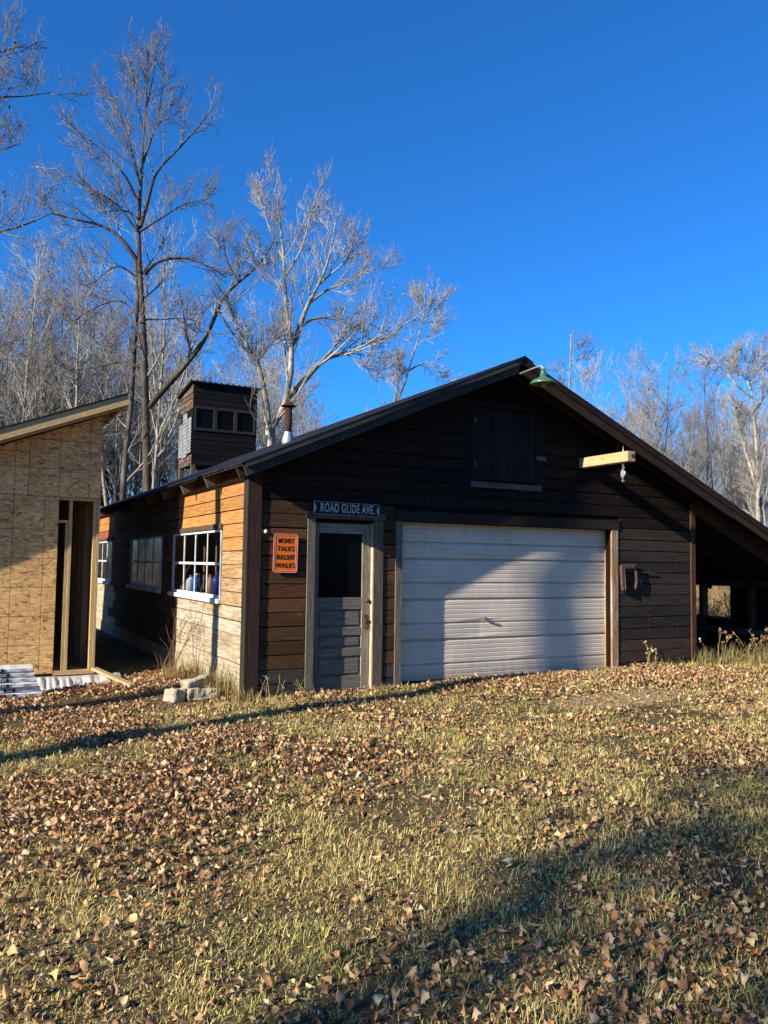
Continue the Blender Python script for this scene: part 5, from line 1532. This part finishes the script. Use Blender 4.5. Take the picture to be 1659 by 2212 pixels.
z = gz(x, y)+0.006+0.035*rg.random(len(x))*np.clip(leaf_density(x, y), 0, 1)
dcam = np.hypot(x-CAM[0], y-CAM[1])
order = np.argsort(dcam)
near_i, rest_i = order[:300], order[300:]
pos = np.stack([x, y, z], 1)
lv, lf, lc = leaf_cloud(pos[rest_i], rg, 0.037)
ll = mesh_obj('leaf_litter', np_mesh('leaf_litter', lv, lf, True, lc), M_LEAF)
tag(ll, 'tan and brown fallen leaves strewn over the yard', 'leaf litter', kind='stuff')
# the nearest 300 leaves one by one
LEAFMESH = []
for i in range(14):
    v_, f_, _ = leaf_cloud(np.zeros((1, 3)), np.random.default_rng(200+i), 0.054, tilt=0.4)
    me = np_mesh('fallen_leaf', v_, f_, True); me.materials.append(M_LEAF1); LEAFMESH.append(me)
for i in near_i:
    o = bpy.data.objects.new('fallen_leaf', LEAFMESH[rg.integers(0, 14)])
    o.location = pos[i]+np.array([0, 0, -0.006]); o.rotation_euler = (rg.normal()*0.25, rg.normal()*0.25, rg.uniform(0, 6.28))
    c_ = LEAFCOL[rg.choice(8, p=[.2, .12, .06, .2, .16, .06, .1, .1])]*(0.6+0.4*rg.random()); o.color = (*c_, 1)
    link(o); tag(o, 'curled brown leaf lying in the grass nearest the camera', 'leaf', 'fallen leaves in the near grass')

def grass_cloud(x, y, h, rng, colA, colB, mixf, wid=0.0032, lean=0.9):
    n = len(x); az = rng.random(n)*2*np.pi; ln = lean*np.abs(rng.normal(size=n))*0.8+0.15
    z = gz(x, y)-0.005
    d = np.stack([np.cos(az), np.sin(az)], 1); s = np.stack([-d[:, 1], d[:, 0]], 1)
    w = wid*(0.7+0.6*rng.random(n))
    bx = np.stack([x, y], 1)
    h1 = h*0.55/np.sqrt(1+(ln*0.5)**2); h2 = h/np.sqrt(1+ln**2)
    m1 = bx+d*(h*0.25*ln/np.sqrt(1+ln**2))[:, None]; tp = bx+d*(h*ln/np.sqrt(1+ln**2))[:, None]
    V = np.zeros((n, 5, 3))
    V[:, 0, :2] = bx-s*w[:, None]; V[:, 1, :2] = bx+s*w[:, None]; V[:, :2, 2] = z[:, None]
    V[:, 2, :2] = m1-s*w[:, None]*0.8; V[:, 3, :2] = m1+s*w[:, None]*0.8; V[:, 2:4, 2] = (z+h1)[:, None]
    V[:, 4, :2] = tp; V[:, 4, 2] = z+h2
    F = (np.array([[0, 1, 3], [0, 3, 2], [2, 3, 4]])[None]+5*np.arange(n)[:, None, None]).reshape(-1, 3)
    c = colA[None]*(1-mixf[:, None])+colB[None]*mixf[:, None]
    c = c*(0.30+0.95*rng.random((n, 1))**1.3)
    return V.reshape(-1, 3), F, np.repeat(c, 5, axis=0)
def meadow(ncl, nb, spread, h0, h1):
    """clumps of curved blades, thinning with distance"""
    x, y = sample(ncl, -4.2, 9.5, -7.9, 0.2)
    dc = np.hypot(x-CAM[0], y-CAM[1])
    mud = np.exp(-(((x-4.3)/1.7)**2+((y+1.75)/0.5)**2))
    bare = np.clip((fbm(x, y, 1.3, 55)-0.30)*4, 0.25, 1)
    lit = np.clip(leaf_density(x, y), 0, 1)
    prob = np.clip(3.2/dc, 0.2, 1.0)*(1-0.985*mud)*bare*(1-0.55*lit)
    k = in_yard(x, y) & frustum(x, y, 0.5) & (rg.random(ncl) < prob) & (y < -0.05)
    x, y, dc = x[k], y[k], dc[k]
    patch = fbm(x, y, 0.8, 77)
    g = np.clip((patch-0.515)*5, 0.05, 1)*0.75*rg.random(len(x))**0.5
    hs = (0.4+1.1*vnoise(x, y, 0.3, 79))*(1+0.04*dc)
    n = len(x)
    az = rg.random((n, nb))*2*np.pi
    r = spread*rg.random((n, nb))
    X = (x[:, None]+r*np.cos(az)).ravel(); Y = (y[:, None]+r*np.sin(az)).ravel()
    A = (az+rg.normal(size=az.shape)*0.7).ravel()
    H = ((h0+(h1-h0)*rg.random((n, nb))**1.7)*hs[:, None]).ravel()
    lean = (0.35+2.1*rg.random((n, nb))**0.7*rg.choice([0.6, 1.0, 1.8], (n, nb))).ravel()
    G = np.repeat(g, nb)
    w = 0.0014*(0.7+0.7*rg.random(len(X)))*np.repeat(1+0.09*dc, nb)
    z = gz(X, Y)-0.004
    d = np.stack([np.cos(A), np.sin(A)], 1); sd = np.stack([-d[:, 1], d[:, 0]], 1)
    b0 = np.stack([X, Y], 1)
    t1 = np.arctan(lean*0.45); t2 = np.minimum(np.arctan(lean)*1.15, 1.62)
    m1 = b0+d*(0.5*H*np.sin(t1))[:, None]; z1 = z+0.5*H*np.cos(t1)
    tp = m1+d*(0.5*H*np.sin(t2))[:, None]; z2 = np.maximum(z1+0.5*H*np.cos(t2), z+0.004)
    V = np.zeros((len(X), 5, 3))
    V[:, 0, :2] = b0-sd*w[:, None]; V[:, 1, :2] = b0+sd*w[:, None]; V[:, :2, 2] = z[:, None]
    V[:, 2, :2] = m1-sd*w[:, None]*0.85; V[:, 3, :2] = m1+sd*w[:, None]*0.85; V[:, 2:4, 2] = z1[:, None]
    V[:, 4, :2] = tp; V[:, 4, 2] = z2
    F = (np.array([[0, 1, 3], [0, 3, 2], [2, 3, 4]])[None]+5*np.arange(len(X))[:, None, None]).reshape(-1, 3)
    pal = np.array([(0.72, 0.57, 0.19), (0.80, 0.66, 0.31), (0.60, 0.42, 0.17), (0.40, 0.26, 0.12), (0.60, 0.57, 0.16)])
    c = pal[rg.choice(5, len(X), p=[.36, .24, .16, .10, .14])]
    gc = np.array([(0.32, 0.38, 0.09)])
    c = c*(1-G[:, None])+gc*G[:, None]
    c = np.minimum(c*(0.65+0.65*rg.random((len(X), 1))), 0.9)
    return V.reshape(-1, 3), F, np.repeat(c, 5, axis=0)
gA = meadow(108000, 7, 0.030, 0.012, 0.040)
gB = meadow(90000, 3, 0.05, 0.025, 0.078)
gv = np.concatenate([gA[0], gB[0]]); gf_ = np.concatenate([gA[1], gB[1]+len(gA[0])]); gc = np.concatenate([gA[2], gB[2]])
gr = mesh_obj('grass', np_mesh('grass', gv, gf_, False, gc), M_GRASS)
tag(gr, 'short straw yellow lawn grass with greener patches', 'grass', kind='stuff')
# crumbs of old leaf and thatch between the blades
n = 150000
x, y = sample(n, -4.5, 9.5, -7.9, 2.6)
dc = np.hypot(x-CAM[0], y-CAM[1])
k = in_yard(x, y) & frustum(x, y, 0.5) & (rg.random(n) < np.clip(4.0/dc, 0.3, 1))
x, y, dc = x[k], y[k], dc[k]; n = len(x)
sz_ = (0.005+0.013*rg.random(n)**2)*(1+0.05*dc)
tri = rg.normal(size=(n, 3, 3))*sz_[:, None, None]*np.array([1, 1, 0.55])
tri += np.stack([x, y, gz(x, y)+0.004+0.012*rg.random(n)], 1)[:, None, :]
cc = LEAFCOL[rg.choice(8, n)]*(0.5+0.7*rg.random((n, 1)))
th = mesh_obj('leaf_crumbs', np_mesh('leaf_crumbs', tri.reshape(-1, 3), np.arange(3*n).reshape(n, 3), False, np.repeat(cc, 3, 0)), M_LEAF)
tag(th, 'crumbled leaf bits and thatch between the grass blades', 'leaf crumbs', kind='stuff')

# taller tufts
def tuft_obj(label, cx, cy, n, r, h, green, group=None, lean=0.7, wid=0.004):
    a = rg.random(n)*6.28; q = r*np.sqrt(rg.random(n))
    xx, yy = cx+q*np.cos(a), cy+q*np.sin(a)
    hh = h*(0.15+0.85*rg.random(n)**1.6)
    v_, f_, c_ = grass_cloud(xx, yy, hh, rg, np.array((0.46, 0.34, 0.15)), np.array((0.16, 0.20, 0.045)), np.full(n, green)*rg.random(n), wid=wid, lean=lean)
    o = mesh_obj('grass_tuft', np_mesh('grass_tuft', v_, f_, False, c_), M_GRASS)
    return tag(o, label, 'grass tuft', group)
tuft_obj('dry straw grass tuft against the side wall next to the barn corner', -0.16, 0.38, 330, 0.24, 0.50, 0.15, lean=0.9)
tuft_obj('dry grass tuft at the foot of the bare red shrub', -0.30, 2.0, 260, 0.28, 0.50, 0.05, lean=0.9)
tuft_obj('dry grass tuft behind the concrete blocks', -0.15, 1.05, 300, 0.30, 0.45, 0.08, lean=0.9)
tuft_obj('low yellow tuft right at the barn corner post', -0.05, -0.10, 200, 0.16, 0.22, 0.4)
tuft_obj('yellow green tuft in front of the lean-to edge', 7.65, -0.30, 360, 0.30, 0.38, 0.75)
tuft_obj('green tuft under the siding right of the white door', 6.7, -0.22, 300, 0.40, 0.22, 0.9)
tuft_obj('yellow tuft in the middle of the lean-to mouth', 8.5, -0.35, 420, 0.40, 0.42, 0.35)
tuft_obj('straw tuft at the far end of the lean-to mouth', 9.4, -0.30, 420, 0.40, 0.50, 0.2)
tuft_obj('small green tuft below the entry door sill', 1.75, -0.18, 160, 0.14, 0.14, 0.6)

# bare shrub and weeds
def weed(name, label, cat, base, n, h, spread, rng, mat, r=0.005, side=3, arch=0.0, heads=0):
    p = np.repeat(np.array(base, float)[None], n, 0); p[:, :2] += rng.normal(size=(n, 2))*0.06*spread
    p[:, 2] = gz(p[:, 0], p[:, 1])-0.02
    hh = h*(0.45+0.55*rng.random(n)); K = 7
    dd = nrm(np.stack([rng.normal(size=n)*0.22*spread, rng.normal(size=n)*0.22*spread, np.ones(n)], 1)); pts = [p]
    for k_ in range(K-1):
        dd = nrm(dd+0.09*rng.normal(size=dd.shape)-np.array([0, 0, arch*k_/K])); pts.append(pts[-1]+dd*(hh/(K-1))[:, None])
    P = np.stack(pts, 1); R = np.repeat(np.linspace(r, r*0.45, K)[None], n, 0)
    parts = [tubes(P, R, 5)]
    if side:
        L2, R2_ = spawn(P, R, rng, side, 0.35, 1.0, 0.6, 0.3, 0.32, 0.5, 0.06-arch*0.3, 0.14, 5, 0.7, r*0.45, 0.4)
        parts.append(tubes(L2, R2_, 4))
    t = empty(name, label, cat, tuple(map(float, base)))
    v_, f_ = join(parts); v_ = v_-np.array(base, float)[None]
    mesh_obj('stems', np_mesh('stems', v_, f_, True), mat, t)
    if heads:
        tips = P[:, -1] if not side else np.concatenate([P[:, -1], L2[:, -1]])
        pos_ = tips[rng.integers(0, len(tips), heads)]+rng.normal(size=(heads, 3))*0.012
        lv_, lf_, lc_ = leaf_cloud(pos_, rng, 0.030, upright=True)
        lv_ = lv_-np.array(base, float)[None]
        mesh_obj('seed_heads', np_mesh('seed_heads', lv_, lf_, False, lc_), M_LEAF, t)['kind'] = 'stuff'
    return t
rk = np.random.default_rng(91)
weed('bare_shrub', 'bare reddish shrub with arching stems beside the front window', 'shrub', (-0.35, 2.25, float(gz(-.35, 2.25))), 10, 1.5, 0.8, rk, M_STEM, 0.0045, 3, 0.08)
weed('dry_vine', 'thin dry stems climbing the pale side wall below the window', 'vine', (-0.10, 1.75, float(gz(-.1, 1.75))), 4, 1.5, 0.25, rk, M_STEM, 0.004, 1, 0.0)
weed('dry_weed', 'dry branching weed stalk with pods under the iron frame', 'weed', (6.35, -0.22, float(gz(6.35, -.22))), 4, 0.42, 0.8, rk, M_STRAWM, 0.004, 3, 0.0, 26)
weed('dry_weed', 'bent dry weed at the barn corner in the front wall shade', 'weed', (0.25, -0.20, float(gz(.25, -.2))), 6, 0.40, 1.4, rk, M_STRAWM, 0.004, 2, 0.3, 4)
weed('dry_weed', 'sparse dry weed left of the entry door foot', 'weed', (0.72, -0.22, float(gz(.72, -.22))), 7, 0.34, 1.6, rk, M_STRAWM, 0.0035, 2, 0.3, 6)
weed('dry_weed', 'pale seeded weed in the lean-to mouth near the wall', 'weed', (7.95, -0.15, float(gz(7.95, -.15))), 4, 0.62, 0.9, rk, M_STRAWM, 0.004, 2, 0.25, 40)
weed('dry_weed', 'drooping seeded weed in the middle of the lean-to mouth', 'weed', (8.75, -0.20, float(gz(8.75, -.2))), 5, 0.75, 1.2, rk, M_STRAWM, 0.004, 2, 0.45, 50)
weed('dry_weed', 'arching dry weed at the right edge of the lean-to mouth', 'weed', (9.5, -0.25, float(gz(9.5, -.25))), 6, 0.65, 1.2, rk, M_STRAWM, 0.004, 2, 0.5, 40)

# put the anchors of the shed and the shaped trees at their feet
def foot_at(o, loc):
    o.location = loc
    inv = Matrix.Translation(-Vector(loc))
    for ch in o.children: ch.matrix_parent_inverse = inv
foot_at(shed, ((SHX0+SHX1)/2, SHY+SHD/2, SB))
bpy.context.view_layer.update()
for o in list(COL.objects):
    if o.type == 'EMPTY' and o.parent is None and o.get('category') == 'tree' and o.location.length < 1e-6:
        tk_ = [c for c in o.children if c.name.startswith('trunk')][0]
        v0 = tk_.data.vertices[0].co
        foot_at(o, (v0.x, v0.y, v0.z))
